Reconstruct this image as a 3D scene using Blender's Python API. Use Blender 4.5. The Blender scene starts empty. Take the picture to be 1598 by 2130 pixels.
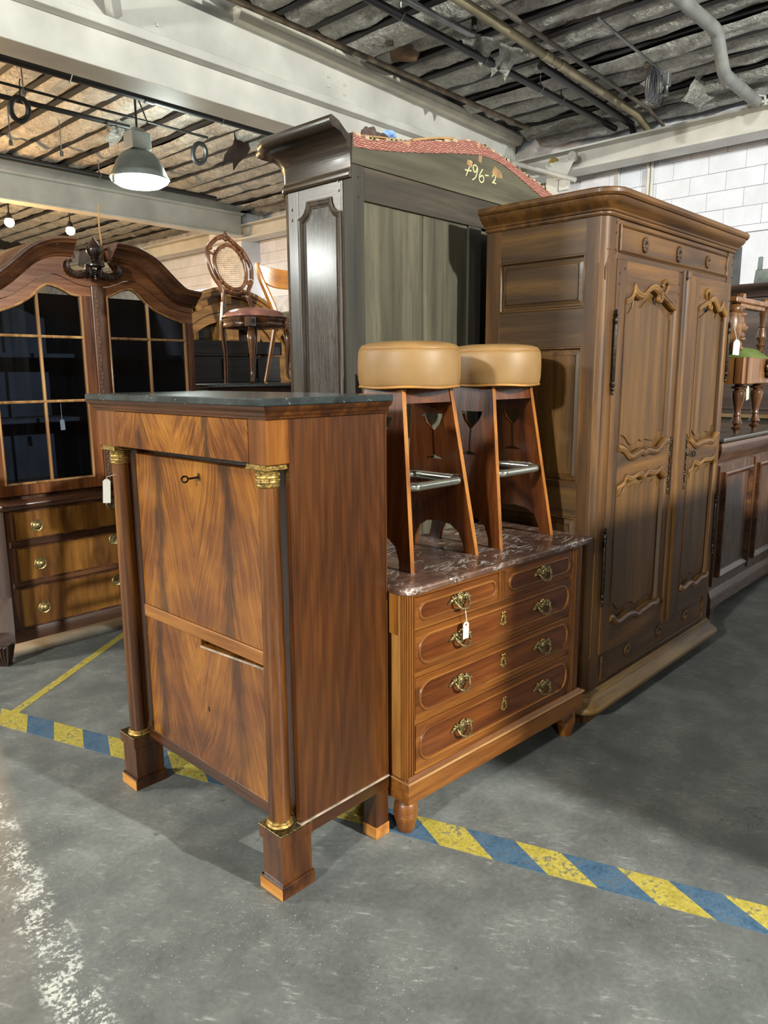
import bpy, bmesh, math, random
from mathutils import Vector, Matrix
R_ = random.Random(7)
SC = bpy.context.scene
COL = SC.collection
pi = math.pi
# ------------------------------------------------------------------ camera
F_PX, PITCH, YAW, ROLL, CAM_Z = 1542.22, .1841, .7491, -.007, 1.4547
fw = Vector((math.cos(YAW)*math.cos(PITCH), math.sin(YAW)*math.cos(PITCH), -math.sin(PITCH)))
rt = Vector((math.sin(YAW), -math.cos(YAW), 0)); up = rt.cross(fw)
rt2 = rt*math.cos(ROLL)+up*math.sin(ROLL); up2 = -rt*math.sin(ROLL)+up*math.cos(ROLL)
cd = bpy.data.cameras.new('camera'); cam = bpy.data.objects.new('camera', cd); COL.objects.link(cam)
cd.sensor_fit = 'HORIZONTAL'; cd.sensor_width = 36; cd.lens = F_PX/1598*36; cd.clip_start = .05; cd.clip_end = 100
M = Matrix((rt2, up2, -fw)).transposed().to_4x4(); M.translation = (0, 0, CAM_Z); cam.matrix_world = M
SC.camera = cam
# ------------------------------------------------------------------ world, lights, exposure
w = bpy.data.worlds.new('warehouse_air'); SC.world = w; w.use_nodes = True
w.node_tree.nodes['Background'].inputs[0].default_value = (1, .985, .95, 1)
w.node_tree.nodes['Background'].inputs[1].default_value = .32
def lamp(name, loc, power, col, size=.3, target=None, kind='POINT', blend=.6, spot=150):
    d = bpy.data.lights.new(name, kind); d.energy = power; d.color = col
    if kind == 'AREA': d.shape = 'DISK'; d.size = size
    else: d.shadow_soft_size = size
    if kind == 'SPOT': d.spot_size = math.radians(spot); d.spot_blend = blend
    o = bpy.data.objects.new(name, d); COL.objects.link(o); o.location = loc
    if target: o.rotation_euler = (Vector(target)-Vector(loc)).to_track_quat('-Z', 'Y').to_euler()
    return o
COOL = (.97, 1, .93)
lamp('lamp_aisle', (2.45, -6.3, 4.05), 4100, COOL, .08)            # down the aisle behind the camera, lights every front
lamp('lamp_side', (-7.6, .2, 4.0), 3100, COOL, .25)               # across the hall on the left, casts the stool shadows
lamp('lamp_near', (-1.8, -3.4, 4.1), 230, COOL, .4)                # the bay above and behind the camera
lamp('lamp_bay', (4.63, 7.48, 3.48), 150, (.86, 1, .93), .25)      # under the visible high-bay shade
lamp('fill_mid', (-1.5, 5.0, 3.35), 420, (1, .97, .88), .25)  # unseen fill light, added to brighten the cane-back chair
lamp('lamp_left_bay', (-4.6, 9.6, 3.3), 560, (.95, 1, .95), .3)
lamp('lamp_warm', (3.0, 11.1, 2.7), 540, (1, .58, .24), .2)         # warm spots of the far bay
lamp('lamp_warm_far', (4.6, 13.2, 3.0), 110, (1, .70, .38), .2)
SC.view_settings.view_transform = 'Standard'; SC.view_settings.look = 'None'
SC.view_settings.gamma = 1; SC.view_settings.use_curve_mapping = False
SC.view_settings.exposure = .14
try:
    SC.cycles.use_denoising = True; SC.cycles.max_bounces = 6; SC.cycles.caustics_reflective = False; SC.cycles.caustics_refractive = False
    SC.cycles.sample_clamp_indirect = 4
except Exception: pass

# ------------------------------------------------------------------ node helper
def lin(c):
    return tuple(((x/255)/12.92 if x/255 <= .04045 else ((x/255+.055)/1.055)**2.4) for x in c)+(1,)
class V:
    def __init__(s, g, k): s.g = g; s.k = k
    def _m(s, op, o=None, o2=None):
        n = s.g.n('ShaderNodeMath'); n.operation = op
        for i, q in enumerate((s, o, o2)):
            if q is None: continue
            if isinstance(q, V): s.g.l(q.k, n.inputs[i])
            else: n.inputs[i].default_value = q
        return V(s.g, n.outputs[0])
    def __add__(s, o): return s._m('ADD', o)
    __radd__ = __add__
    def __mul__(s, o): return s._m('MULTIPLY', o)
    __rmul__ = __mul__
    def __sub__(s, o): return s._m('SUBTRACT', o)
    def __rsub__(s, o): return (s*-1)+o
    def __truediv__(s, o): return s._m('DIVIDE', o)
    def abs(s): return s._m('ABSOLUTE')
    def sin(s): return s._m('SINE')
    def pow(s, o): return s._m('POWER', o)
    def min(s, o): return s._m('MINIMUM', o)
    def max(s, o): return s._m('MAXIMUM', o)
    def fract(s): return s._m('FRACT')
    def floor(s): return s._m('FLOOR')
    def gt(s, o): return s._m('GREATER_THAN', o)
    def lt(s, o): return s._m('LESS_THAN', o)
    def sm(s, a, b, lo=0., hi=1.):
        n = s.g.n('ShaderNodeMapRange'); n.interpolation_type = 'SMOOTHSTEP'
        s.g.l(s.k, n.inputs[0])
        for i, q in zip((1, 2, 3, 4), (a, b, lo, hi)): n.inputs[i].default_value = q
        return V(s.g, n.outputs[0])
class G:
    def __init__(s, name):
        s.m = bpy.data.materials.new(name); s.m.use_nodes = True; s.t = s.m.node_tree; s.t.nodes.clear()
    def n(s, t): return s.t.nodes.new(t)
    def l(s, a, b): s.t.links.new(a, b)
    def obj(s, rnd=0.):
        c = s.n('ShaderNodeTexCoord'); v = V(s, c.outputs['Object'])
        if rnd:
            r = s.n('ShaderNodeObjectInfo'); q = V(s, r.outputs['Random'])
            a = s.n('ShaderNodeVectorMath'); a.operation = 'ADD'; s.l(v.k, a.inputs[0]); s.l(s.comb(q*rnd, q*(rnd*3.7), q*(rnd*7.1)).k, a.inputs[1])
            return V(s, a.outputs[0])
        return v
    def rnd(s): return V(s, s.n('ShaderNodeObjectInfo').outputs['Random'])
    def sep(s, v):
        n = s.n('ShaderNodeSeparateXYZ'); s.l(v.k, n.inputs[0]); return [V(s, n.outputs[i]) for i in range(3)]
    def comb(s, *a):
        n = s.n('ShaderNodeCombineXYZ')
        for i, q in enumerate(a):
            if isinstance(q, V): s.l(q.k, n.inputs[i])
            else: n.inputs[i].default_value = q
        return V(s, n.outputs[0])
    def noise(s, v, scale=5, det=3, rough=.5, dist=0.):
        n = s.n('ShaderNodeTexNoise'); s.l(v.k, n.inputs['Vector'])
        n.inputs['Scale'].default_value = scale; n.inputs['Detail'].default_value = det
        n.inputs['Roughness'].default_value = rough; n.inputs['Distortion'].default_value = dist
        return V(s, n.outputs[0])
    def vor(s, v, scale=5, feat='F1', out=0):
        n = s.n('ShaderNodeTexVoronoi'); n.feature = feat; s.l(v.k, n.inputs['Vector']); n.inputs['Scale'].default_value = scale
        return V(s, n.outputs[out])
    def ramp(s, f, stops):
        n = s.n('ShaderNodeValToRGB'); e = n.color_ramp.elements
        while len(e) < len(stops): e.new(.5)
        for q, (p, c) in zip(e, stops): q.position = p; q.color = lin(c)
        s.l(f.k, n.inputs[0]); return V(s, n.outputs[0])
    def mix(s, f, a, b, mode='MIX'):
        n = s.n('ShaderNodeMix'); n.data_type = 'RGBA'; n.blend_type = mode
        for i, q in ((0, f), (6, a), (7, b)):
            if isinstance(q, V): s.l(q.k, n.inputs[i])
            elif i == 0: n.inputs[0].default_value = q
            else: n.inputs[i].default_value = lin(q)
        return V(s, n.outputs[2])
    def bump(s, h, st=.3, d=.01):
        n = s.n('ShaderNodeBump'); n.inputs['Strength'].default_value = st; n.inputs['Distance'].default_value = d
        s.l(h.k, n.inputs['Height']); return V(s, n.outputs[0])
    def out(s, col, rough=.5, metal=0., nor=None, coat=0., emit=None, es=0., spec=.5, coat_r=.15):
        p = s.n('ShaderNodeBsdfPrincipled'); o = s.n('ShaderNodeOutputMaterial'); s.l(p.outputs[0], o.inputs[0])
        for k, q in (('Base Color', col), ('Roughness', rough), ('Metallic', metal), ('Normal', nor), ('Coat Weight', coat), ('Specular IOR Level', spec)):
            if q is None: continue
            if isinstance(q, V): s.l(q.k, p.inputs[k])
            elif k == 'Base Color': p.inputs[k].default_value = lin(q)
            else: p.inputs[k].default_value = q
        p.inputs['Coat Roughness'].default_value = coat_r
        if emit: p.inputs['Emission Color'].default_value = lin(emit); p.inputs['Emission Strength'].default_value = es
        return s.m
def plain(name, c, rough=.5, metal=0., var=.12, scale=8, bumpy=0., spec=.5, coat=0.):
    g = G(name); v = g.obj(3.); f = g.noise(v, scale, 4)
    d = tuple(max(0, x*(1-var*1.6)) for x in c); e = tuple(min(255, x*(1+var)) for x in c)
    col = g.ramp(f, [(.3, d), (.7, e)])
    nor = g.bump(g.noise(v, scale*14, 3), bumpy, .004) if bumpy else None
    return g.out(col, rough, metal, nor, coat, spec=spec)
_wc = {}
def wood(name, cols, axis, sc=1., rough=.4, coat=.15, ring=.35, fine=.3, stain=.35, bumpy=.12, along=.06):
    """cols: dark, mid, light; axis: which local axis the grain runs along"""
    key = name+'_'+axis
    if cols[1][0]-cols[1][2] > 24: cols = tuple((c[0]*1.07, c[1]*1.01, c[2]*.80) for c in cols)
    if key in _wc: return _wc[key]
    g = G(key); x, y, z = g.sep(g.obj(5.))
    a = {'x': x, 'y': y, 'z': z}[axis]; u, v = {'x': (y, z), 'y': (x, z), 'z': (x, y)}[axis]
    q = g.comb(u*sc, v*sc, a*(sc*along))
    low = g.noise(q, 24, 4, .55, .4)
    ph = g.noise(g.comb(u*sc, v*sc, a*(sc*.25)), 2.2, 2)
    cath = ((u+v)*(sc*30)+ph*34).sin()*.5+.5
    fin = g.noise(g.comb(u*sc, v*sc, a*(sc*.04)), 120, 3, .65)
    f = low*(1-ring*.35-fine*.6)+cath*(ring*.35)+fin*(fine*.6)
    col = g.ramp(f, [(.32, cols[0]), (.5, cols[1]), (.68, cols[2])])
    big = g.noise(g.comb(u, v, a*.6), 2.6, 3)
    col = g.mix(big.sm(.42, .7, 0, stain*.7), col, cols[0])
    pore = g.noise(g.comb(u*sc, v*sc, a*(sc*.05)), 260, 2, .5).sm(.56, .66, 0, fine*.9)
    col = g.mix(pore, col, tuple(c*.62 for c in cols[0]))
    nor = g.bump(fin*.7+low*.3, min(1, bumpy), .004 if bumpy < .5 else .02)
    m = g.out(col, (fin*.2+(rough-.1)), 0, nor, coat); _wc[key] = m
    return m
OAK = ((50, 32, 11), (82, 54, 21), (110, 77, 35))
OAK2 = ((78, 44, 16), (112, 68, 27), (148, 99, 46))
DARK = ((29, 21, 15), (52, 41, 31), (80, 66, 51))
ROUGH = ((54, 49, 36), (78, 72, 55), (100, 94, 74))
MAH = ((36, 18, 7), (70, 39, 16), (104, 63, 29))
WAL = ((32, 17, 10), (62, 37, 24), (92, 60, 41))
def Oak(a): return wood('armoire_oak', OAK, a, 1., .52, .03, .4)
def Oak2(a): return wood('chest_oak', OAK2, a, 1., .42, .15, .35)
def Dark(a): return wood('dark_oak', DARK, a, 1., .34, .18, .3, bumpy=.3)
def Rgh(a): return wood('unfinished_oak', ROUGH, a, .8, .75, 0, .3, stain=.4)
def Mah(a): return wood('mahogany', MAH, a, 1., .3, .3, .3)
def Wal(a): return wood('walnut', WAL, a, 1., .32, .3, .3)
def cathedral(name, cols, c0, rough=.34, coat=.15, along='z', sp=20, sharp=7.):
    """plain-sawn side: nested pointed arches round the line x = c0"""
    g = G(name); x, y, z = g.sep(g.obj()); w_ = g.noise(g.comb(x*2.2, y, z*.7), 2.4, 3)
    cols = tuple((c[0]*.95, c[1]*.86, c[2]*.7) for c in cols)
    d = ((x-c0+(w_-.5)*.16)*sharp); t = (d*d+.02).pow(.5)+z*1.0+w_*.5
    rings = (t*sp).sin()*.5+.5
    fin = g.noise(g.comb(x, y, z*.04), 120, 3, .65); low = g.noise(g.comb(x, y, z*.08), 22, 4)
    f = rings*.07+low*.18+fin*.3+g.noise(g.comb(x, y, z*.35), 5, 3)*.45
    col = g.ramp(f, [(.32, cols[0]), (.5, cols[1]), (.68, cols[2])])
    col = g.mix((x-c0).abs().sm(.0, .14, .35, 0.)*w_.sm(.3, .6), col, cols[0])
    return g.out(col, fin*.2+(rough-.1), 0, g.bump(fin, .1, .003), coat)
def flame(name, spines, k=1.5, rough=.26, w0=.045, bend=.10):
    g = G(name); x, y, z = g.sep(g.obj())
    wob = g.noise(g.comb(z*1.0, 0., 3.), 2.2, 2)*bend-bend*.5
    u = None
    for s_ in spines:
        d = (y-s_+wob).abs(); u = d if u is None else u.min(d)
    t = z+u.pow(.75)*k
    n1 = g.noise(g.comb(t*1., u*.5, y*.25), 26, 5, .62, .5)
    n2 = g.noise(g.comb(t*1., u*.15, y*.1), 160, 2, .6)
    big = g.noise(g.comb(y, z, 1.), 4.5, 3)
    f = n1*.42+n2*.25+big*.4
    col = g.ramp(f, [(.36, (64, 30, 7)), (.5, (110, 60, 15)), (.62, (154, 96, 30)), (.74, (180, 122, 44))])
    dk = (u+(g.noise(g.comb(y, z*.6, 5.), 16, 4)-.5)*.10).sm(0., w0, .66, 0.)
    col = g.mix(dk, col, (34, 17, 8))
    e = g.noise(g.comb(y, z*.4, 9.), 3., 2).sm(.5, .75, 0, .4)
    col = g.mix(e, col, (84, 40, 15))
    _ = g.out(col, n2*.15+(rough-.07), 0, g.bump(n2, .05, .002), .2, coat_r=.12)
    return _

# ------------------------------------------------------------------ mesh helper
class MB:
    def __init__(s): s.v = []; s.f = []
    def add(s, vs, fs):
        o = len(s.v); s.v += [tuple(p) for p in vs]; s.f += [tuple(i+o for i in q) for q in fs]; return s
    def box(s, x0, y0, z0, x1, y1, z1, c=0.):
        if x0 > x1: x0, x1 = x1, x0
        if y0 > y1: y0, y1 = y1, y0
        if z0 > z1: z0, z1 = z1, z0
        c = min(c, (x1-x0)*.45, (y1-y0)*.45, (z1-z0)*.45)
        if c <= 0:
            return s.add([(x0, y0, z0), (x1, y0, z0), (x1, y1, z0), (x0, y1, z0), (x0, y0, z1), (x1, y0, z1), (x1, y1, z1), (x0, y1, z1)],
                         [(3, 2, 1, 0), (4, 5, 6, 7), (0, 1, 5, 4), (1, 2, 6, 5), (2, 3, 7, 6), (3, 0, 4, 7)])
        bm = bmesh.new(); bmesh.ops.create_cube(bm, size=1)
        for q in bm.verts: q.co = Vector(((x0+x1)/2+q.co.x*(x1-x0), (y0+y1)/2+q.co.y*(y1-y0), (z0+z1)/2+q.co.z*(z1-z0)))
        bmesh.ops.bevel(bm, geom=bm.edges[:], offset=c, segments=1, affect='EDGES')
        bm.verts.index_update(); s.add([q.co[:] for q in bm.verts], [[q.index for q in f.verts] for f in bm.faces]); bm.free(); return s
    def prism(s, pts, plane, h0, h1):
        def m(p, h): return {'xy': (p[0], p[1], h), 'xz': (p[0], h, p[1]), 'yz': (h, p[0], p[1])}[plane]
        n = len(pts)
        return s.add([m(p, h0) for p in pts]+[m(p, h1) for p in pts],
                     [tuple(range(n)), tuple(range(n, 2*n))]+[(i, (i+1) % n, n+(i+1) % n, n+i) for i in range(n)])
    def lathe(s, prof, c=(0, 0, 0), n=16, axis='z', sx=1., sy=1.):
        vs = []; fs = []
        for r, h in prof:
            for i in range(n):
                a = 2*pi*i/n; p, q = r*math.cos(a)*sx, r*math.sin(a)*sy
                d = {'z': (p, q, h), 'y': (p, h, q), 'x': (h, p, q)}[axis]
                vs.append((c[0]+d[0], c[1]+d[1], c[2]+d[2]))
        for j in range(len(prof)-1):
            for i in range(n): fs.append((j*n+i, j*n+(i+1) % n, (j+1)*n+(i+1) % n, (j+1)*n+i))
        if prof[0][0] > 1e-5: fs.append(tuple(range(n)))
        if prof[-1][0] > 1e-5: fs.append(tuple(range((len(prof)-1)*n, len(prof)*n)))
        return s.add(vs, fs)
    def tube(s, path, r, n=8, closed=False, flat=1., flat_axis=None):
        P = [Vector(p) for p in path]; m = len(P); rs = r if isinstance(r, (list, tuple)) else [r]*m
        vs = []; ref = None
        for i in range(m):
            t = (P[(i+1) % m]-P[i-1]) if closed else (P[min(i+1, m-1)]-P[max(i-1, 0)])
            t.normalize()
            if flat_axis: ref = Vector(flat_axis)
            elif ref is None: ref = Vector((0, 0, 1)) if abs(t.z) < .9 else Vector((1, 0, 0))
            a = ref-t*ref.dot(t)
            if a.length < 1e-4: a = t.orthogonal()
            a.normalize(); b = t.cross(a); ref = a
            for k in range(n):
                h = 2*pi*k/n; vs.append(P[i]+a*(math.cos(h)*rs[i]*flat)+b*(math.sin(h)*rs[i]))
        fs = [(i*n+k, i*n+(k+1) % n, ((i+1) % m)*n+(k+1) % n, ((i+1) % m)*n+k) for i in range(m if closed else m-1) for k in range(n)]
        if not closed: fs += [tuple(range(n)), tuple(range((m-1)*n, m*n))]
        return s.add(vs, fs)
    def sweep(s, path, prof, mapf, closed=False, capped=True):
        """profile points (offset to the left of the path, height) carried along a flat path with mitred corners"""
        m = len(path); k = len(prof); vs = []
        for i in range(m):
            def nrm(a, b):
                dx, dy = b[0]-a[0], b[1]-a[1]; L = math.hypot(dx, dy) or 1; return (-dy/L, dx/L)
            if closed: n1, n2 = nrm(path[i-1], path[i]), nrm(path[i], path[(i+1) % m])
            else: n1 = nrm(path[max(i-1, 0)], path[max(i, 1)]); n2 = nrm(path[min(i, m-2)], path[min(i+1, m-1)])
            x, y = n1[0]+n2[0], n1[1]+n2[1]; L = math.hypot(x, y) or 1; x /= L; y /= L
            c = max(.35, x*n1[0]+y*n1[1])
            for o, h in prof: vs.append(mapf(path[i][0]+x*o/c, path[i][1]+y*o/c, h))
        fs = [(i*k+j, i*k+(j+1) % k, ((i+1) % m)*k+(j+1) % k, ((i+1) % m)*k+j) for i in range(m if closed else m-1) for j in range(k)]
        if not closed and capped: fs += [tuple(range(k)), tuple(range((m-1)*k, m*k))]
        return s.add(vs, fs)
    def blob(s, c, r, n=8, m=6):
        """small rounded lump; r = (rx, ry, rz)"""
        return s.lathe([(max(1e-6, math.sin(pi*j/m)), -math.cos(pi*j/m)) for j in range(m+1)], n=n) if False else s._blob(c, r, n, m)
    def _blob(s, c, r, n, m):
        vs = [(c[0], c[1], c[2]-r[2])]; fs = []
        for j in range(1, m):
            t = pi*j/m
            for i in range(n):
                a = 2*pi*i/n; vs.append((c[0]+r[0]*math.sin(t)*math.cos(a), c[1]+r[1]*math.sin(t)*math.sin(a), c[2]-r[2]*math.cos(t)))
        vs.append((c[0], c[1], c[2]+r[2])); L = len(vs)-1
        for i in range(n):
            fs.append((0, 1+(i+1) % n, 1+i)); fs.append((L, L-n+i, L-n+(i+1) % n))
            for j in range(m-2): fs.append((1+j*n+i, 1+j*n+(i+1) % n, 1+(j+1)*n+(i+1) % n, 1+(j+1)*n+i))
        return s.add(vs, fs)
    def shift(s, f): s.v = [f(*p) for p in s.v]; return s
def obj(name, mb, mat, parent=None, bev=0., sm=38, label=None):
    me = bpy.data.meshes.new(name); me.from_pydata(mb.v, [], mb.f); me.validate()
    bm = bmesh.new(); bm.from_mesh(me); bmesh.ops.recalc_face_normals(bm, faces=bm.faces[:]); bm.to_mesh(me); bm.free()
    if sm: me.shade_smooth(); me.set_sharp_from_angle(angle=math.radians(sm))
    me.materials.append(mat)
    o = bpy.data.objects.new(name, me); COL.objects.link(o)
    if parent: o.parent = parent
    if bev:
        b = o.modifiers.new('edge', 'BEVEL'); b.width = bev; b.segments = 2; b.limit_method = 'ANGLE'; b.angle_limit = math.radians(40)
    if label: o['label'] = label
    return o
def tag(o, label, cat, group=None):
    o['label'] = label; o['category'] = cat
    if group: o['group'] = group
    return o
def thing(name, label, cat, loc=(0, 0, 0), rz=0., group=None):
    o = bpy.data.objects.new(name, None); COL.objects.link(o); o.location = loc; o.rotation_euler = (0, 0, rz); o.empty_display_size = .1
    return tag(o, label, cat, group)
def struct(name, mb, mat, parent=None, **k):
    o = obj(name, mb, mat, parent, **k)
    if not parent: o['kind'] = 'structure'
    return o
def copy_tree(o, parent=None):
    c = o.copy(); COL.objects.link(c)
    if parent: c.parent = parent
    for ch in list(o.children): copy_tree(ch, c)
    return c
def arc(cx, cy, r, a0, a1, n=10, ry=None):
    return [(cx+r*math.cos(math.radians(a0+(a1-a0)*i/n)), cy+(ry or r)*math.sin(math.radians(a0+(a1-a0)*i/n))) for i in range(n+1)]
def smooth(P, n=4):
    """Catmull-Rom through the points"""
    out = []
    D = len(P[0])
    for i in range(len(P)-1):
        p0, p1, p2, p3 = P[max(i-1, 0)], P[i], P[i+1], P[min(i+2, len(P)-1)]
        for j in range(n):
            t = j/n
            out.append(tuple(.5*((2*p1[k])+(-p0[k]+p2[k])*t+(2*p0[k]-5*p1[k]+4*p2[k]-p3[k])*t*t+(-p0[k]+3*p1[k]-3*p2[k]+p3[k])*t**3) for k in range(D)))
    out.append(tuple(P[-1])); return out
XZ = lambda u, v, h: (u, -h, v)       # front plane facing -y, h = forward
YZ = lambda u, v, h: (-h, u, v)       # side plane facing -x, h = outward
XY = lambda u, v, h: (u, v, h)
# ================================================================== SETTING
ZC = lambda x: 4.25+.03*(8.6-x)
# floor: painted concrete with scuffs, spots, a crack and the ghost of a white line
g = G('painted_concrete'); v = g.obj(); x, y, z = g.sep(v)
big = g.noise(v, 1.1, 5, .6); mid = g.noise(v, 6, 5, .6); fin = g.noise(v, 60, 4, .65); sp = g.noise(v, 160, 2, .5)
col = g.ramp(big*.45+mid*.35+fin*.2, [(.36, (86, 88, 86)), (.5, (112, 114, 111)), (.62, (138, 139, 135))])
scr = g.noise(g.comb(x*1.4+y*.9, y*.25-x*.3, 1.), 38, 5, .75).sm(.54, .68, 0, .6)*mid.sm(.44, .58)
col = g.mix(scr, col, (176, 177, 172))
spots = g.noise(v, 19, 3, .5).sm(.70, .76, 0, .55)
col = g.mix(spots, col, (58, 60, 60))
chips = sp.sm(.66, .72, 0, .8)*g.noise(v, 3.1, 2).sm(.45, .65)
col = g.mix(chips, col, (206, 205, 196))
bc = x-(.675+.155*(y-2.)+(g.noise(v, 7, 3)-.5)*.06)
band = bc.abs().sm(.035, .075, 1, 0)*y.lt(2.75)*y.gt(.2)*(g.noise(v, 75, 4, .75)*.6+g.noise(v, 13, 3)*.4).sm(.51, .57)
col = g.mix(band*.75, col, (222, 222, 214))
crk = (y-(.62-.35*(x-2.6)+(g.noise(v, 2.6, 5, .7)-.5)*1.0)).abs().sm(0., .007, 1, 0)*x.gt(2.35)
col = g.mix(crk*.7, col, (50, 51, 50))
M_FLOOR = g.out(col, big*.25+fin*.2+.22, 0, g.bump(fin*.6+mid*.6+crk*-.5, .22, .006), spec=.4)
struct('floor', MB().box(-13, -12, -.1, 8.7, 20, 0), M_FLOOR)

# floor tape: skewed pieces of blue and yellow stuck end to end
def tapemat(name, a, b):
    g = G(name); v = g.obj(); n = g.noise(v, 14, 5, .65); f = g.noise(v, 90, 3, .6)
    c = g.ramp(n*.6+f*.4, [(.36, b), (.55, a)])
    c = g.mix((n*.4+g.noise(v, 60, 4, .75)*.6).sm(.51, .59, 0, .8), c, (100, 103, 102))
    return g.out(c, .5, 0, g.bump(f, .2, .003))
M_YEL = tapemat('yellow_tape', (206, 186, 84), (164, 146, 62)); M_BLU = tapemat('blue_tape', (86, 116, 142), (58, 86, 112))
tape = thing('floor_tape', 'worn yellow and blue striped hazard tape stuck across the grey floor', 'floor tape')
T0 = Vector((1.06, 3.26)); TD = Vector((.92, -2.815)).normalized(); TN = Vector((-TD.y, TD.x))
def tp(s, t): p = T0+TD*s+TN*t; return (p.x, p.y)
tb = [-.49, -.33, -.18, -.02, .148, .305, .47, .61, .76, .92, 1.08, 1.25, 1.42, 1.60, 1.78, 1.975, 2.15, 2.315, 2.46, 2.625, 2.77, 2.915, 3.07, 3.22, 3.38]
for i in range(len(tb)-1):
    k = .065
    q = [tp(tb[i]-k, .068), tp(tb[i+1]-k, .068), tp(tb[i+1]+k, -.048), tp(tb[i]+k, -.048)]
    obj('yellow_stripe' if i % 2 else 'blue_stripe', MB().prism(q, 'xy', 0, .0012), M_YEL if i % 2 else M_BLU, tape, sm=0)
ln = MB(); a, b = Vector((1.12, 3.275)), Vector((2.9, 4.51)); d = (b-a).normalized(); nn = Vector((-d.y, d.x))*.022
ln.prism([tuple(a-nn), tuple(b-nn), tuple(b+nn), tuple(a+nn)], 'xy', 0, .001)
tag(obj('floor_line', ln, M_YEL, sm=0), 'thin yellow line running from the striped tape towards the glazed bookcase', 'floor line')

# block wall
g = G('white_block'); v = g.obj(2.); n = g.noise(v, 4, 4); f = g.noise(v, 70, 4, .6)
M_BLOCK = g.out(g.ramp(n*.6+f*.4+g.rnd()*.1, [(.3, (206, 208, 217)), (.7, (228, 229, 238))]), .75, 0, g.bump(f, .25, .004))
M_MORT = plain('mortar', (196, 198, 205), .9, 0, .08)
wall = struct('wall_right', MB().box(8.618, -7, 0, 8.8, 20, 4.6), M_MORT)
bl = {}
def block(y0, y1, z0, z1):
    k = (round(y1-y0, 3), round(z1-z0, 3))
    if k not in bl:
        o = obj('concrete_block', MB().box(-.011, -k[0]/2+.0016, -k[1]/2+.0016, .012, k[0]/2-.0016, k[1]/2-.0016, .003), M_BLOCK, wall, sm=0); bl[k] = o
    else:
        o = bl[k].copy(); COL.objects.link(o)
    o.location = (8.607+R_.uniform(-.0015, .0015), (y0+y1)/2, (z0+z1)/2)
def blocks(ya, yb, rows, off):
    for j, z0 in enumerate(rows):
        yy = ya+(off if j % 2 else 0)
        if j % 2: block(ya, yy, z0, z0+.19) if yy-ya > .05 else None
        while yy < yb-.02:
            e = min(yy+.38, yb); block(yy, e, z0, z0+.19); yy = e
blocks(1.5, 5.2, [2.965, 3.155, 3.345, 3.535-.0, 3.725, 3.915], .19)
blocks(8.2, 14.6, [2.8+.19*i for i in range(7)], .19)
for (z0, z1, d) in ((2.89, 2.96, .03), (1.2, 2.885, .012)):
    struct('block_band' if z0 > 2 else 'plain_render', MB().box(8.6-d+.006, 1.2, z0, 8.63, 5.3, z1, .004), M_BLOCK, wall, sm=0)
M_CREAM = plain('cream_paint', (214, 208, 190), .6, 0, .07, 3)
M_WHITE = plain('white_steel_paint', (200, 197, 189), .45, 0, .06, 2.5, .05)
M_GREYP = plain('grey_paint', (150, 152, 148), .5, 0, .1, 3)
struct('pilaster', MB().box(8.2, 10.95, 0, 8.62, 11.9, 4.2), M_BLOCK, wall, sm=0)
struct('wall_back', MB().box(-13, 19.8, 0, 8.7, 20, 4.9), M_CREAM)

# ceiling: dark deck, joists, sagging foil batts
M_DECK = plain('dark_deck', (26, 25, 24), .8)
M_JOIST = plain('black_joist', (24, 23, 23), .6)
g = G('foil_insulation'); v = g.obj(9.); n = g.noise(v, 3, 5, .6, .8); f = g.noise(v, 24, 5, .65, 1.2); c2 = g.noise(v, 80, 3, .6)
col = g.ramp(n*.5+f*.5, [(.34, (124, 119, 110)), (.48, (184, 180, 171)), (.62, (220, 217, 209))])
col = g.mix(g.noise(v, 55, 3, .5).sm(.64, .68, 0, .7)*n.sm(.4, .6), col, (70, 64, 56))
M_FOIL = g.out(col, f*.3+.26, .4, g.bump(f*.8+c2*.25+n*1.5, 1., .05))
slope = lambda x, y, dz: (x, y, ZC(x)+dz)
deck = MB().add([(-13, -12, ZC(-13)+.24), (8.7, -12, ZC(8.7)+.24), (8.7, 20, ZC(8.7)+.24), (-13, 20, ZC(-13)+.24),
                 (-13, -12, ZC(-13)+.34), (8.7, -12, ZC(8.7)+.34), (8.7, 20, ZC(8.7)+.34), (-13, 20, ZC(-13)+.34)],
                [(3, 2, 1, 0), (4, 5, 6, 7), (0, 1, 5, 4), (1, 2, 6, 5), (2, 3, 7, 6), (3, 0, 4, 7)])
ceil = struct('ceiling', deck, M_DECK, sm=0)
from mathutils import noise as mn
def batt_mesh(L, seed, W=.296):
    mb = MB(); nx, ny = 8, int(L/.085); vs = []
    for j in range(ny+1):
        for i in range(nx+1):
            u = i/nx; yy = L*j/ny
            q = Vector((u*1.3+seed*7.1, yy*1.5, seed*3.3)); q2 = Vector((u*4+seed*2.1, yy*4.3, seed)); 
            pinch = .55+.45*abs(math.sin(yy*pi/1.22+seed))**.5
            h = -.05*math.sin(pi*u)**.5*pinch*(1+.6*mn.noise(q))-.030*mn.noise(q2)*(.35+math.sin(pi*u))-.022
            vs.append((u*W-W/2+.030*mn.noise(q+Vector((9, 0, 0))), yy, h))
    fs = [(j*(nx+1)+i, j*(nx+1)+i+1, (j+1)*(nx+1)+i+1, (j+1)*(nx+1)+i) for j in range(ny) for i in range(nx)]
    return mb.add(vs, fs)
JX = [5.03+.355*k for k in range(-11, 11)]
protos = {}
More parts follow.
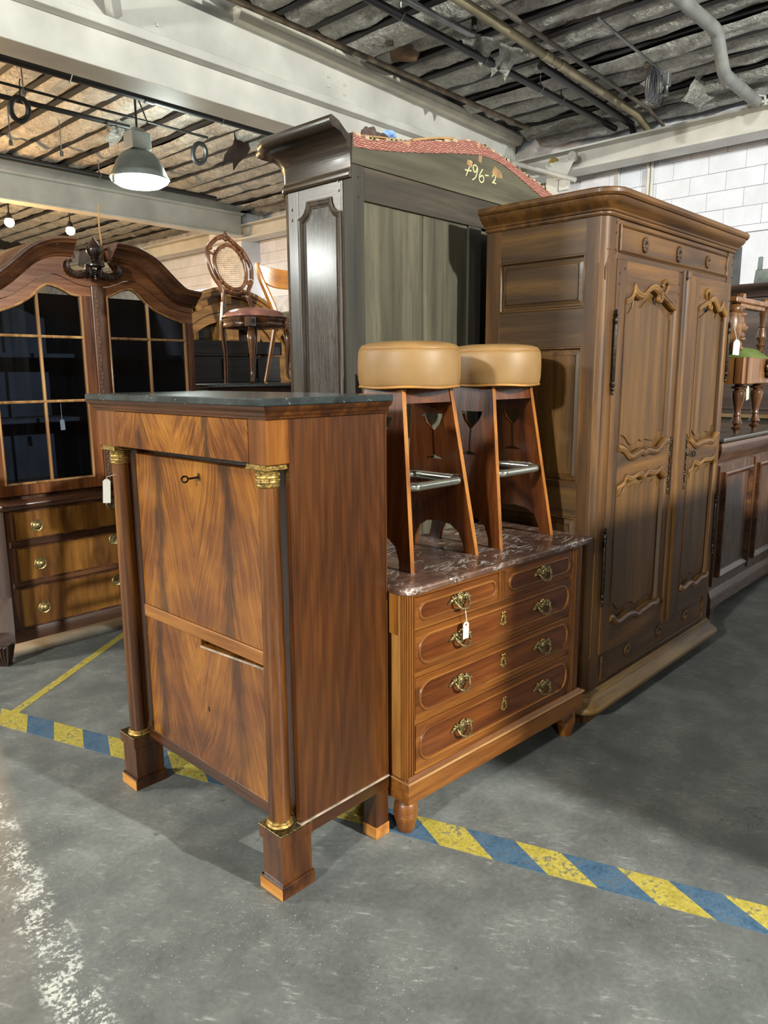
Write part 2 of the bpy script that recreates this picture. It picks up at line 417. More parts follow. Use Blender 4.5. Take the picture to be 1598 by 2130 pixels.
for (ya, yb_) in ((-1.6, 5.16), (5.72, 10.72), (11.1, 17.)):
    L = yb_-ya
    variants = [obj('insulation_batt', batt_mesh(L, s+1+ya), M_FOIL, ceil, sm=180) for s in range(4)]
    used = [0]*4
    for i, jx in enumerate(JX[:-1]):
        if ya < 0 and jx < 3.2: continue
        kx = jx+.1775
        if kx > 8.55: continue
        s = (i*7+3) % 4; o = variants[s]
        if used[s]: o = o.copy(); COL.objects.link(o)
        used[s] = 1
        o.location = (kx, ya, ZC(kx)+R_.uniform(-.012, .012)); o.rotation_euler = (R_.uniform(-.006, .006), .03+R_.uniform(-.10, .10), R_.uniform(-.004, .004))
    for jx in JX:
        if ya < 0 and jx < 3.2: continue
        if jx > 8.55: continue
        k = ('j', ya)
        if k not in protos:
            o = obj('ceiling_joist', MB().box(-.03, ya, .0, .03, yb_, .24).box(-.034, ya, -.028, .034, yb_, -.012), M_JOIST, ceil, sm=0); protos[k] = o
        else: o = protos[k].copy(); COL.objects.link(o)
        o.location = (jx, 0, ZC(jx)-.01)
def flap(name, x, y, w, h, rx, rz, mat, z=None):
    mb = MB(); vs = []
    for j in range(6):
        for i in range(6):
            u, t = i/5, j/5
            vs.append(((u-.5)*w*(1-.35*t*abs(math.sin(3*u+x*5)))+.03*mn.noise(Vector((u*3+x, t*3, y))), .05*mn.noise(Vector((u*2, t*2+x, 5)))+.3*h*t*t, -t*h*(1+.35*mn.noise(Vector((u*3+y, 0, x))))))
    mb.add(vs, [(j*6+i, j*6+i+1, j*6+i+7, j*6+i+6) for j in range(5) for i in range(5)])
    o = obj(name, mb, mat, ceil, sm=180); o.location = (x, y, z or ZC(x)-.02); o.rotation_euler = (rx, 0, rz)
    return o
M_KRAFT = plain('brown_kraft', (112, 84, 58), .8, 0, .3, 5); M_KRAFTD = plain('dark_kraft', (58, 40, 30), .85, 0, .3, 5)
flap('torn_flap', 6.0, 7.9, .5, .34, .3, .5, M_KRAFTD)
flap('torn_flap', 5.45, 4.72, .55, .18, .9, .25, M_KRAFT)
flap('torn_flap', 5.70, 4.15, .28, .2, .5, -.6, M_FOIL)
flap('torn_flap', 6.05, 4.05, .26, .24, .4, -.3, M_FOIL)
flap('torn_flap', 4.78, 8.5, .34, .3, .6, .6, M_FOIL)
flap('torn_flap', 6.10, 3.35, 1.0, .12, 1.2, 1.45, M_KRAFTD)
flap('torn_flap', 7.55, 3.3, .55, .22, .7, .3, M_FOIL)
flap('torn_flap', 7.95, 3.0, .5, .25, .6, -.2, M_FOIL)
flap('torn_flap', 7.75, 3.75, .6, .2, .9, .9, M_FOIL)

# beams and crane rail
def beamx(name, parts, x0, x1, mat, label=None):
    mb = MB()
    for (y0, z0, y1, z1) in parts: mb.box(x0, y0, z0, x1, y1, z1, .004)
    return struct(name, mb, mat, sm=0)
t1 = beamx('trim_1', [(5.33, 3.9, 5.36, 4.42), (5.25, 3.84, 5.45, 3.907)], -9, 8.10, M_WHITE)
t2 = beamx('trim_2', [(5.35, 3.615, 5.38, 3.84), (5.35, 3.60, 5.63, 3.622), (5.6, 3.615, 5.63, 3.84)], -9, 8.10, M_WHITE)
t3 = beamx('trim_3', [(10.8, 3.79, 10.84, 4.34), (10.72, 3.76, 10.95, 3.79), (10.72, 4.1, 10.95, 4.14)], -9, 8.10, M_WHITE)
mb = MB().sweep([(4.0, 5.33), (8.1, 5.33)], [(0, 4.23), (0, 4.34), (-.09, 4.34), (-.10, 4.335), (-.10, 4.27), (-.07, 4.235)], XY)
mb.shift(lambda x, y, z: (x, y, z-.025*(x-4)))
struct('trim_4', mb, M_CREAM, sm=0)      # gutter along the top of the big beam
mb = MB()
for x, z in ((5.02, 4.02), (5.02, 4.1), (5.22, 4.0), (5.22, 4.08), (3.3, 4.0)): mb.lathe([(.014, 5.335), (.014, 5.315), (0, 5.313)], (x, 0, z), 6, 'y')
struct('beam_bolts', mb, M_WHITE, t1)
mb = MB(); mb.sweep([(8.1, -5), (8.1, 19.5)], [(0, 3.73), (-.3, 3.73), (-.3, 3.755), (-.165, 3.765), (-.165, 3.945), (-.3, 3.95), (-.3, 3.97), (0, 3.97), (0, 3.95), (-.135, 3.945), (-.135, 3.765), (0, 3.755)], XY)
struct('trim_5', mb, M_WHITE, sm=0)   # crane rail in front of the wall
mb = MB().tube([(2.95, 5.3, 3.95), (2.55, 4.70, 4.27)], .055, 4)
struct('trim_6', mb, M_WHITE, sm=0)
# trolley on the crane rail
tr = thing('crane_trolley', 'white triangular trolley with wheels on the crane rail above the armoire', 'trolley', (8.02, 4.66, 3.73))
mb = MB().prism([(-.20, .125), (-.19, .11), (-.06, -.10), (.06, -.10), (.16, .02), (.20, .07), (.19, .09)], 'yz', -.012, 0)
obj('side_plate', mb, M_WHITE, tr, .003)
for yy, zz, mm in ((.11, .10, plain('yellow_wheel', (168, 140, 62), .5)), (-.13, .125, M_WHITE)):
    obj('wheel', MB().lathe([(.055, .0), (.06, .01), (.06, .035), (.05, .05)], (0.002, yy, zz), 20, 'x'), mm, tr)
for yy, zz in ((.11, .075), (-.10, .09), (.0, -.06)): obj('bolt', MB().lathe([(.02, -.03), (.02, -.012)], (0, yy, zz), 6, 'x').lathe([(.012, -.04), (.012, -.03)], (0, yy, zz), 8, 'x'), M_WHITE, tr)
obj('hanger_block', MB().box(.0, -.10, -.22, .05, .02, -.10, .004).box(.02, .04, -.3, .06, .2, -.05, .004), M_WHITE, tr, sm=0)
mb = MB().tube([(7.93, 5.28, 3.915), (7.93, 4.42, 3.57)], .026, 12)
tag(obj('tie_tube', mb, M_WHITE), 'white steel tube sloping down across the crane trolley', 'tube')
# conduits down the block wall
for i, (yy, r) in enumerate(((3.865, .022), (3.82, .018))):
    tag(obj('wall_conduit', MB().tube([(8.57, yy, 2.3), (8.57, yy, 3.9)], r, 8), M_WHITE), ('thicker white conduit clipped up the block wall above the armoire', 'thinner white conduit beside the thicker one on the block wall')[i], 'conduit')
tag(obj('wall_conduit', MB().tube([(8.57, 4.22, 2.3), (8.57, 4.22, 3.9)], .014, 8), M_WHITE), 'white wall conduit nearest the crane trolley', 'conduit')
# ceiling pipes
M_BLK = plain('black_iron', (30, 29, 30), .45); M_TAN = plain('tan_pipe', (128, 116, 90), .55, 0, .15, 3); M_GAL = plain('galvanised', (120, 121, 120), .38, .6, .15, 6); M_LGP = plain('grey_pipe', (132, 132, 128), .5, 0, .08)
def pipe(name, path, r, m, label, cat='pipe', couplings=(), hang=()):
    t = thing(name, label, cat)
    obj('tube', MB().tube(path, r, 12), m, t)
    for f in couplings:
        a, b = Vector(path[0]), Vector(path[1]); p = a.lerp(b, f); d = (b-a).normalized()
        obj('coupling', MB().tube([p-d*.05, p-d*.045, p+d*.045, p+d*.05], [r*.9, r*1.22, r*1.22, r*.9], 12), m, t)
    for f in hang:
        a, b = Vector(path[0]), Vector(path[1]); p = a.lerp(b, f)
        obj('hanger', MB().tube([p+Vector((0, .0, -r-.008)), p+Vector((0, r+.012, 0)), p+Vector((0, .0, r+.02)), p+Vector((0, 0, .24))], .007, 6).tube([p+Vector((0, .0, -r-.008)), p+Vector((0, -r-.012, 0)), p+Vector((0, .0, r+.02))], .007, 6), M_GAL, t)
    return t
pipe('sprinkler_pipe', [(3.6, 4.30, 4.25), (8.25, 4.13, 4.11)], .032, M_BLK, 'long black pipe with two ring hangers under the grey insulation', couplings=(.5,), hang=(.26, .68, .76))
pipe('tan_pipe', [(4.0, 3.77, 4.24), (7.95, 3.76, 4.115), (8.3, 3.76, 4.02)], .038, M_TAN, 'tan pipe running under the grey insulation', couplings=(.55, .62))
pipe('black_pipe', [(6.3, 3.90, 4.165), (8.2, 3.92, 4.10), (8.3, 3.92, 3.98)], .036, M_BLK, 'short black pipe beside the tan pipe, held by a strap')
obj('strap', MB().box(6.29, 3.885, 4.16, 6.32, 3.915, 4.42), M_BLK, bpy.data.objects['black_pipe'])
t = pipe('electrical_conduit', [(3.9, 4.12, 4.245), (5.40, 4.035, 4.20), (5.455, 4.03, 4.21), (5.47, 4.03, 4.25), (5.47, 4.03, 4.34)], .025, M_GAL, 'galvanised conduit ending in an elbow under the insulation')
pipe('thin_pipe', [(4.0, 3.61, 4.24), (7.9, 3.61, 4.12), (8.25, 3.58, 4.02)], .018, plain('brown_pipe', (84, 76, 66), .5), 'thin brownish pipe beyond the tan pipe', couplings=(.36,))
pipe('gutter_pipe', [(3.3, 5.06, 4.25), (5.5, 4.95, 4.19), (7.6, 4.84, 4.12)], .024, plain('rusty_pipe', (92, 78, 62), .6, .2, .3, 9), 'rusty pipe running close along the white gutter')
pipe('hanging_conduit', [(5.9, 3.14, 4.20), (7.14, 3.14, 4.14)], .013, M_GAL, 'thin grey conduit holding the cable bundle')
pipe('elbow_pipe', [(5.2, 2.56, 4.20), (6.60, 2.505, 4.162), (6.68, 2.503, 4.15), (6.73, 2.502, 4.10), (6.84, 2.50, 3.96), (6.88, 2.50, 3.92), (6.95, 2.505, 3.90), (8.06, 2.60, 3.985)], .052, M_LGP, 'grey elbowed drain pipe clamped to the crane rail')
tag(obj('pipe_clamp', MB().box(8.06, 2.50, 3.965, 8.13, 2.70, 3.985, .004).tube([(8.07, 2.52, 3.94), (8.07, 2.53, 4.02), (8.07, 2.6, 4.045), (8.07, 2.67, 4.02), (8.07, 2.68, 3.94)], .012, 8), M_WHITE), 'white clamp holding the grey pipe on the crane rail', 'clamp')
cb = thing('cable_bundle', 'grey bundle of looped cable hanging from the ceiling conduit', 'cable', (6.95, 3.13, 4.12))
mb = MB()
for k in range(10):
    o = (k-4.5)*.013; q = .03*math.sin(k*2.1); mb.tube(smooth([(o*.6, .0, .0), (o-.01, .02+q, -.08), (o*1.5-.01, .015+q, -.22+q*.5), (o*1.4, q, -.29+q*.6), (o*1.5+.012, -.015+q, -.22), (o+.01, -.02+q, -.08), (o*.6, 0, .01)], 4), .0042, 6)
obj('loops', mb, plain('grey_cable', (64, 64, 72), .5), cb)
obj('plug', MB().tube([(-.06, .06, .02), (-.03, .03, .04)], .028, 10), M_TAN, cb)
lh = thing('lamp_holder', 'small silver lamp holder beside the cable bundle', 'fitting', (7.2, 3.12, 4.0))
obj('box', MB().box(-.035, -.03, .03, .035, .03, .14, .005), M_GAL, lh, sm=0)
obj('socket', MB().lathe([(.018, -.05), (.024, -.03), (.018, .0), (.022, .03)], n=12), M_GAL, lh)
pipe('fire_main', [(1.9, 7.24, 4.19), (6.4, 6.9, 4.08)], .042, M_BLK, 'thick black fire main under the warm-lit insulation', couplings=(.52,), hang=(.35, .7))
t = pipe('branch_pipe', [(1.9, 8.25, 4.19), (4.50, 7.93, 4.11)], .026, M_BLK, 'black branch pipe ending in three sprinkler heads', hang=(.45,))
for x in (4.26, 4.36, 4.47):
    s_ = obj('sprinkler_head', MB().lathe([(.014, .0), (.014, -.03), (.02, -.035), (.02, -.05), (.008, -.055), (.008, -.09), (.026, -.092), (.026, -.098)], (x, 7.935, 4.11), 10), M_GAL, t)
pipe('signal_conduit', [(1.9, 7.86, 4.2), (5.24, 7.54, 4.08)], .013, M_BLK, 'thin dark conduit between the two black pipes')
pipe('rear_main', [(2.6, 10.25, 4.17), (6.9, 9.8, 4.04)], .036, M_BLK, 'black pipe hung just ahead of the green-grey rear beam', hang=(.3, .6))
for (x, y, z, lab) in ((3.34, 7.93, 4.02, 'black cable coil hanging in the upper left corner'), (5.2, 7.66, 3.93, 'black cable coil hanging to the right of the high-bay lamp')):
    o = obj('cable_coil', MB().tube([(x+.085*math.sin(a*pi/9), y-.03*math.cos(a*pi/9), z+.10*math.cos(a*pi/9)) for a in range(18)], .026, 8, True).tube([(x, y-.03, z+.1), (x, y-.09, z+.14), (x, y-.13, z+.16)] if x > 5 else [(x, y-.03, z+.1), (x+.02, y, z+.25), (x+.05, y+.05, z+.3)], .006, 6), M_BLK)
    tag(o, lab, 'cable coil')
for i, (x, y, lab) in enumerate(((3.12, 7.3, 'thin threaded rod left of the branch pipe hanger'), (4.18, 8.9, 'thin threaded rod with a sprinkler tip behind the three heads'), (3.62, 8.9, 'short threaded rod above the rear black pipe'))):
    tag(obj('hanger_rod', MB().tube([(x, y, 4.0), (x, y, 4.4)], .006, 6).lathe([(.022, -.06), (.022, -.02), (.01, 0)], (x, y, 4.0), 8), M_GAL), lab, 'rod')

# lamps in view
M_SHADE = plain('grey_shade', (120, 128, 126), .4, .3, .1, 4)
g = G('lit_lens'); M_LENS = g.out((235, 255, 240), .3, emit=(226, 255, 236), es=9.)
hb = thing('high_bay_lamp', 'lit high-bay lamp with a grey bell shade hanging from the ceiling', 'lamp', (4.34, 7.5, 3.47))
obj('shade', MB().lathe([(.30, .0), (.305, .01), (.285, .04), (.26, .10), (.225, .18), (.17, .25), (.10, .285), (.06, .29), (.05, .28), (.10, .27), (.16, .24), (.215, .17), (.25, .10), (.275, .03), (.30, .0)], n=40), M_SHADE, hb)
obj('lens', MB().lathe([(.296, .004), (.28, -.02), (.22, -.055), (.12, -.075), (0, -.08)], n=40), M_LENS, hb)
obj('ballast_box', MB().box(-.11, -.09, .29, .11, .09, .46, .008).box(-.06, -.055, .46, .06, .055, .5, .005), M_GREYP, hb, sm=0)
obj('hanger', MB().tube([(0, 0, .5), (0, 0, .9)], .012, 8).tube([(.05, 0, .46), (.14, .02, .6), (.05, .02, .8), (.02, 0, .88)], .008, 6), M_BLK, hb)
obj('safety_clip', MB().box(-.30, -.02, -.07, -.29, .02, .02), M_SHADE, hb, sm=0)
M_BULB = G('warm_bulb').out((255, 230, 180), .3, emit=(255, 214, 140), es=22.)
for (x, lab) in ((5.15, 'warm spotlight bulb farther to the left under the far ceiling'), (6.15, 'warm spotlight bulb just left of the carved bookcase finial')):
    b = thing('spot_bulb', lab, 'spotlight', (x, 13, 3.9))
    obj('bulb', MB()._blob((0, 0, 0), (.075, .075, .075), 14, 10), M_BULB, b)
    obj('socket', MB().lathe([(.05, .05), (.045, .09), (.03, .14), (.02, .15)], n=12), M_BLK, b)
    obj('cord', MB().tube([(0, 0, .15), (.01, 0, .5)], .012, 6), M_BLK, b)
# ================================================================== SHARED OBJECT MATERIALS
g = G('black_marble'); v = g.obj(); n = g.noise(v, 7, 6, .65, .5); f = g.noise(v, 90, 3, .5)
c = g.ramp(n, [(.35, (34, 38, 38)), (.6, (62, 68, 68)), (.75, (96, 103, 102))])
c = g.mix(f.sm(.68, .72, 0, .8), c, (150, 156, 152))
M_BMARB = g.out(c, .22, 0, None, .2)
g = G('red_marble'); v = g.obj(); n = g.noise(v, 5, 5, .6, .8)
c = g.ramp(n, [(.36, (66, 44, 35)), (.5, (100, 72, 59)), (.64, (132, 102, 87))])
x, y, z = g.sep(v)
q = g.comb(x*.55+y*.3, y*1.9-x*.5, z*2)
r = (g.noise(q, 7, 6, .62, 1.4)-.5).abs()
c = g.mix(r.sm(.0, .022, .85, 0)*g.noise(v, 6, 2).sm(.45, .6), c, (232, 226, 218))
r2 = (g.noise(q, 19, 4, .6, 1.)-.5).abs()
c = g.mix(r2.sm(.0, .03, .6, 0)*g.noise(v, 11, 2).sm(.5, .62), c, (206, 190, 180))
M_RMARB = g.out(c, .3, 0, None, .15)
def metal(name, c, rough, bumpy=.2, sc=60, var=.25, metalness=.9):
    g = G(name); v = g.obj(2.); n = g.noise(v, sc, 4, .6)
    d = tuple(x*(1-var*1.6) for x in c)
    return g.out(g.ramp(n, [(.35, d), (.65, c)]), n*.2+(rough-.1), metalness, g.bump(n, bumpy, .002))
M_GILT = metal('gilt_brass', (196, 158, 86), .4, .8, 120, .3, .7)
M_BRASS = metal('aged_brass', (178, 154, 102), .38, .5, 140, .4, .8)
M_DBRASS = metal('dull_brass', (134, 116, 76), .42, .4, 120, .35)
M_IRON = metal('dark_iron', (66, 60, 54), .4, .3, 80, .4)
M_CHROME = metal('chrome', (206, 208, 196), .16, .02, 20, .06)
M_KEYH = plain('keyhole_black', (14, 12, 10), .6)
M_TAG = plain('white_card', (236, 234, 222), .7, 0, .03); M_TAGC = plain('cream_card', (234, 226, 196), .7, 0, .03); M_STR = plain('string', (226, 222, 210), .8)
M_EYE = plain('red_eyelet', (150, 70, 50), .6)
M_BARE = wood('bare_worn_wood', ((140, 90, 46), (186, 132, 76), (214, 168, 112)), 'y', 1, .6, 0)
M_WORN = plain('worn_edge_wood', (170, 150, 132), .6, 0, .2, 20)
M_DGAP = plain('shadow_gap_wood', (30, 18, 11), .7)
def price_tag(name, label, loc, rz, m, w=.028, h=.058, string=None, tilt=0., eyelet=True):
    """card hanging in the local xz plane, string tied above; loc is the top centre of the card"""
    t = thing(name, label, 'price tag', loc, rz)
    c = w*.28
    mb = MB().prism([(-w/2, -h), (w/2, -h), (w/2, -c), (w/2-c, 0), (-w/2+c, 0), (-w/2, -c)], 'xz', -.0006, .0006)
    mb.shift(lambda x, y, z: (x*math.cos(tilt)-z*math.sin(tilt), y, x*math.sin(tilt)+z*math.cos(tilt)))
    obj('card', mb, m, t, sm=0)
    if eyelet: obj('eyelet', MB().lathe([(.0015, -.0012), (.0042, -.0012), (.0042, .0012), (.0015, .0012)], (0, 0, -.009), 12, 'y'), M_EYE, t)
    if string: obj('string', MB().tube(string, .0011, 6), M_STR, t)
    return t

# ================================================================== SECRETARY DESK
sec = thing('secretary_desk', 'mahogany fall-front secretary desk with black marble top and gilt-capped columns', 'desk', (1.156, 1.4719, 0), -.014)
M_FL1 = flame('flame_fall_front', [.665, .285], 2.6); M_FL2 = flame('flame_lower_doors', [.70, .255], 2.0)
M_FL3 = flame('flame_drawer', [.64, .27], 1.1, .28, .022); 
mz, my = Mah('z'), Mah('y')
M_SIDE = cathedral('mahogany_side', ((48, 25, 9), (80, 46, 17), (106, 66, 27)), .30)
M_COL = wood('mahogany_column', ((52, 27, 10), (90, 53, 22), (124, 81, 38)), 'z', 1.1, .3, .35, .5, .2, .3, .05, .1)
mb = MB().box(.09, .02, .2, .43, .903, 1.345)
obj('carcass', mb, mz, sec, sm=0)
for y0 in (.003, .897):
    obj('side_panel', MB().box(.073, y0, .203, .433, y0+.02, 1.347, .0015), M_SIDE, sec, sm=0)
obj('rear_rail', MB().box(.425, .003, .16, .437, .917, 1.347, .001), mz, sec, sm=0)
obj('frieze', MB().box(.0, .003, 1.229, .0735, .078, 1.347, .0015).box(.0, .787, 1.229, .0735, .915, 1.347, .0015).box(.012, .07, 1.229, .0735, .79, 1.347), wood('mahogany_frieze', ((66, 35, 13), (104, 61, 26), (136, 89, 45)), 'z', .9, .3, .3), sec, sm=0)
obj('drawer', MB().box(-.001, .0795, 1.2315, .02, .7855, 1.343, .0012), M_FL3, sec, sm=0)
prof = [(0, 1.345), (.005, 1.345), (.006, 1.351), (.010, 1.354), (.012, 1.362), (.020, 1.367), (.024, 1.372), (.025, 1.3775), (0, 1.3775)]
obj('cornice', MB().sweep([(.433, .0), (0, .0), (0, .918), (.433, .918)], [(o, h) for o, h in prof], XY).box(.0, .0, 1.36, .433, .918, 1.3775), my, sec)
obj('marble_top', MB().box(-.028, -.026, 1.378, .437, .935, 1.398, .003), M_BMARB, sec, sm=0)
obj('fall_front', MB().box(.060, .122, .690, .082, .786, 1.203, .0012), M_FL1, sec, sm=0)
obj('mid_rail', MB().box(.054, .118, .648, .082, .785, .689, .002), wood('worn_rail', ((104, 64, 32), (146, 98, 54), (178, 130, 82)), 'y', 1.2, .4, .1), sec, sm=0)
obj('door', MB().box(.0605, .4515, .223, .082, .785, .6455, .0012), M_FL2, sec, sm=0)
d = MB().box(.0585, .122, .223, .082, .4495, .640, .0012)
d.shift(lambda x, y, z: (x, y, z-(y-.122)*.048*((z-.223)/.42)))
obj('door', d, M_FL2, sec, sm=0, label='lower door sagging under a wedge-shaped gap')
obj('door_edge', MB().prism([(.124, .6405), (.449, .625), (.449, .6195), (.124, .635)], 'yz', .056, .06), M_WORN, sec, sm=0)
obj('bottom_rail', MB().box(.0605, .10, .182, .09, .83, .222, .0012), my, sec, sm=0)
for y0 in (.7865, .108): obj('stile', MB().box(.066, y0, .2, .09, y0+.0135, 1.229), mz, sec, sm=0)
for y0, s in ((.057, 1), (.860, 1)):
    cl = obj('column', MB().lathe([(.0305, .205), (.031, .3), (.0305, .6), (.0275, 1.0), (.0262, 1.168)], (.042, y0, 0), 32), M_COL, sec)
    cp = MB().lathe([(.0275, 1.166), (.0305, 1.168), (.0315, 1.172), (.0295, 1.175), (.0300, 1.178), (.0312, 1.181), (.0300, 1.184), (.0300, 1.190), (.0312, 1.193), (.0300, 1.196), (.0300, 1.204), (.0315, 1.207), (.032, 1.211), (.028, 1.213)], (.042, y0, 0), 32)
    for k in range(34):
        a = 2*pi*k/34
        for hh, rr in ((1.1865, .0024), (1.2, .0022)):
            cp._blob((.042+.0304*math.cos(a), y0+.0304*math.sin(a), hh), (rr, rr, rr), 6, 4)
    cp2 = obj('capital', cp, M_GILT, sec)
    obj('abacus', MB().box(.0, y0-.047, 1.214, .084, y0+.043, 1.2195, .0015).box(.004, y0-.043, 1.2195, .08, y0+.039, 1.2285), M_GILT, cp2, sm=0)
    bs = obj('base_ring', MB().lathe([(.0375, .1985), (.040, .202), (.0375, .2065), (.035, .2085), (.0365, .212), (.034, .2155), (.031, .2165)], (.042, y0, 0), 32), M_GILT, sec)
    yo = 0 if y0 < .5 else .823
    obj('base_plate', MB().box(-.002, yo-.002, .1925, .118, yo+.102, .1985, .0015), M_DBRASS, bs, sm=0)
    ft = MB().add([(.0, yo, .158), (.115, yo, .158), (.115, yo+.10, .158), (.0, yo+.10, .158), (.0, yo, .1925), (.115, yo, .1925), (.115, yo+.10, .1925), (.0, yo+.10, .1925)],
                  [(3, 2, 1, 0), (4, 5, 6, 7), (0, 1, 5, 4), (1, 2, 6, 5), (2, 3, 7, 6), (3, 0, 4, 7)])
    ft.box(.005, yo+.004, .038, .112, yo+.093, .16, .0012)
    fo = obj('foot', ft, mz, sec, sm=0)
    obj('foot_base', MB().box(-.003, yo-.003, 0, .117, yo+.099, .040, .0015), my, fo, sm=0)
    obj('worn_face', MB().box(-.0045, yo-.002, .001, -.0028, yo+.098, .036), M_BARE, fo, sm=0, label='foot face worn to bare wood')
for yo in (.0, .861):
    fo = obj('foot', MB().box(.379, yo+.003, .038, .435, yo+.059, .17, .0012), mz, sec, sm=0)
    obj('foot_base', MB().box(.376, yo, 0, .4365, yo+.062, .040, .0015), M_BARE, fo, sm=0)
for y0 in (.001, .898): obj('side_rail', MB().box(.112, y0, .160, .434, y0+.019, .199, .001), Mah('x'), sec, sm=0)
obj('ledge', MB().box(.072, -.0025, .199, .436, .02, .2035, .001), M_WORN, sec, sm=0)
def keyhole(mb, c, s, plane):
    pts = [(c[0]+p[0]*s, c[1]+p[1]*s) for p in arc(0, .35, .32, -60, 240, 10)]+[(c[0]-.3*s, c[1]-.9*s), (c[0]+.3*s, c[1]-.9*s)]
    return pts
pts = keyhole(None, (.421, .423), .008, 0)
k1 = obj('escutcheon', MB().prism([(.421+(p-.421)*1.45, .422+(q-.422)*1.35) for p, q in pts], 'yz', .0575, .0605), M_DBRASS, sec, sm=0)
obj('keyhole', MB().prism(pts, 'yz', .0568, .0577), M_KEYH, k1, sm=0)
k2 = obj('escutcheon', MB().prism([(.406, 1.148), (.418, 1.148), (.418, 1.164), (.412, 1.171), (.406, 1.164)], 'yz', .0575, .0605), M_DBRASS, sec, sm=0)
ky = obj('key', MB().tube([(.058, .412, 1.158), (.030, .418, 1.156)], .0032, 8).tube([(.018+.010*math.cos(a*pi/7), .422+.007*math.sin(a*pi/7), 1.155+.008*math.sin(a*pi/7+.4)) for a in range(14)], .0026, 6, True), M_IRON, sec)

price_tag('price_tag', 'long narrow white tag tied round the left column of the secretary desk', (1.160, 2.335, 1.118), math.radians(-27), M_TAG, .024, .080, [(0, 0, -.008), (.002, .0, .008), (.02, -.002, .012), (.034, .0, .014)], -.06, False)

# ================================================================== CHEST OF DRAWERS
CHX, CHY, CHA = 1.6023, 1.4039, -.0611
ch = thing('chest_of_drawers', 'oak chest of drawers with red veined marble top and turned bun feet', 'chest of drawers', (CHX, CHY, 0), CHA)
ox, oz, oy = Oak2('x'), Oak2('z'), Oak2('y')
M_DRW = wood('chest_drawer_oak', ((72, 38, 14), (108, 63, 26), (142, 91, 44)), 'x', 1., .36, .2, .4)
M_FLD = wood('chest_field_oak', ((66, 32, 13), (94, 50, 22), (120, 70, 34)), 'x', 1., .33, .25, .3)
obj('carcass', MB().box(.004, .012, .19, .995, .50, .80), oz, ch, sm=0)
# fluted corner posts and rails
def fluted(x0, x1, z0, z1, yb=.02):
    n = 4; pts = [(x0, yb), (x0, 0)]; wv = (x1-x0)/n
    for i in range(n):
        a = x0+i*wv; pts += [(a+wv*.2, 0), (a+wv*.35, .004), (a+wv*.65, .004), (a+wv*.8, 0)]
    pts += [(x1, 0), (x1, yb)]; return MB().prism(pts, 'xy', z0, z1)
obj('corner_post', fluted(-.002, .040, .2, .80), oz, ch, sm=0)
obj('corner_post', MB().prism([(.903, .02), (.903, 0), (.945, 0), (1., .05), (1., .07), (.94, .07)], 'xy', .2, .80), oz, ch, sm=0)
obj('flute', MB().box(.912, -.002, .21, .916, .01, .79).box(.922, -.002, .21, .926, .01, .79).box(.932, -.002, .21, .936, .01, .79), oz, ch, sm=0)
obj('side_panel', MB().box(-.002, .022, .2, .012, .06, .80, .001), wood('side_light_oak', ((104, 68, 34), (146, 102, 58), (172, 128, 80)), 'z', 1., .5, 0), ch, sm=0)
obj('side_block', MB().box(-.005, .03, .672, .0, .07, .80, .001), oz, ch, sm=0)
for z0, z1 in ((.786, .80), (.680, .690), (.527, .544), (.370, .387), (.2, .214)):
    obj('rail', MB().box(.04, .004, z0, .903, .03, z1, .001), ox, ch, sm=0)
mu = fluted(.452, .488, .69, .788, .03); obj('muntin', mu, oz, ch, sm=0)
def stadium(x0, x1, z0, z1, r, n=6):
    P = []
    for (cx, cz, a) in ((x1-r, z1-r, 0), (x0+r, z1-r, 90), (x0+r, z0+r, 180), (x1-r, z0+r, 270)):
        P += arc(cx, cz, r, a, a+90, n)
    return P
def bail(parent, x, z, fy):
    pl = MB().lathe([(0, .001), (.014, 0), (.0175, -.003), (.0165, -.007), (.011, -.009), (.010, -.011), (.006, -.013), (0, -.0135)], (x, fy, z), 16, 'y', .82, 1.1)
    for k in range(14):
        a = 2*pi*k/14; pl._blob((x+.0165*math.cos(a), fy-.006, z+.0205*math.sin(a)), (.0042, .0042, .0042), 6, 4)
    for s in (-1, 1):
        for k, (dx, dz, r) in enumerate(((.024, .006, .006), (.032, .004, .0065), (.040, .001, .0058), (.047, -.002, .0045), (.053, -.0045, .003), (.029, -.004, .0045), (.036, .011, .004), (.026, .014, .004))):
            pl._blob((x+s*dx, fy-.005, z+dz), (r*1.35, .006, r*1.25), 7, 5)
    h = obj('handle', pl, M_BRASS, parent)
    P = [(x+.034*math.cos(t), fy-.012-.016*math.sin(-t), z+.002+.030*math.sin(t)) for t in [pi+pi*i/12 for i in range(13)]]
    obj('bail', MB().tube(P, [.0028+.0018*math.sin(pi*i/12) for i in range(13)], 8), M_BRASS, h)
def escut(parent, x, z, fy):
    e = MB().lathe([(0, .001), (.012, 0), (.0135, -.003), (.011, -.005), (.006, -.004), (0, -.004)], (x, fy, z), 14, 'y', .8, 1.35)
    for k in range(14):
        a = 2*pi*k/14; e._blob((x+.0115*math.cos(a), fy-.003, z+.0185*math.sin(a)), (.003, .003, .003), 6, 4)
    for s in (-1, 1): e._blob((x+s*.006, fy-.004, z+.026), (.0055, .004, .005), 7, 5)._blob((x+s*.014, fy-.003, z-.012), (.003, .003, .006), 6, 4)
    e = obj('escutcheon', e, M_GILT, parent)
    obj('keyhole', MB().box(x-.0016, fy-.0056, z-.009, x+.0016, fy-.0035, z+.008), M_KEYH, e, sm=0)
rows = [(.041, .449, .691, .785, .062, .430, .712, .765, (.243,), None), (.491, .901, .691, .787, .512, .882, .712, .766, (.705,), None),
        (.042, .902, .545, .679, .060, .882, .566, .659, (.250, .706), .476), (.043, .904, .388, .526, .062, .884, .410, .506, (.251, .716), .481), (.045, .905, .215, .369, .064, .888, .240, .346, (.262, .724), .492)]
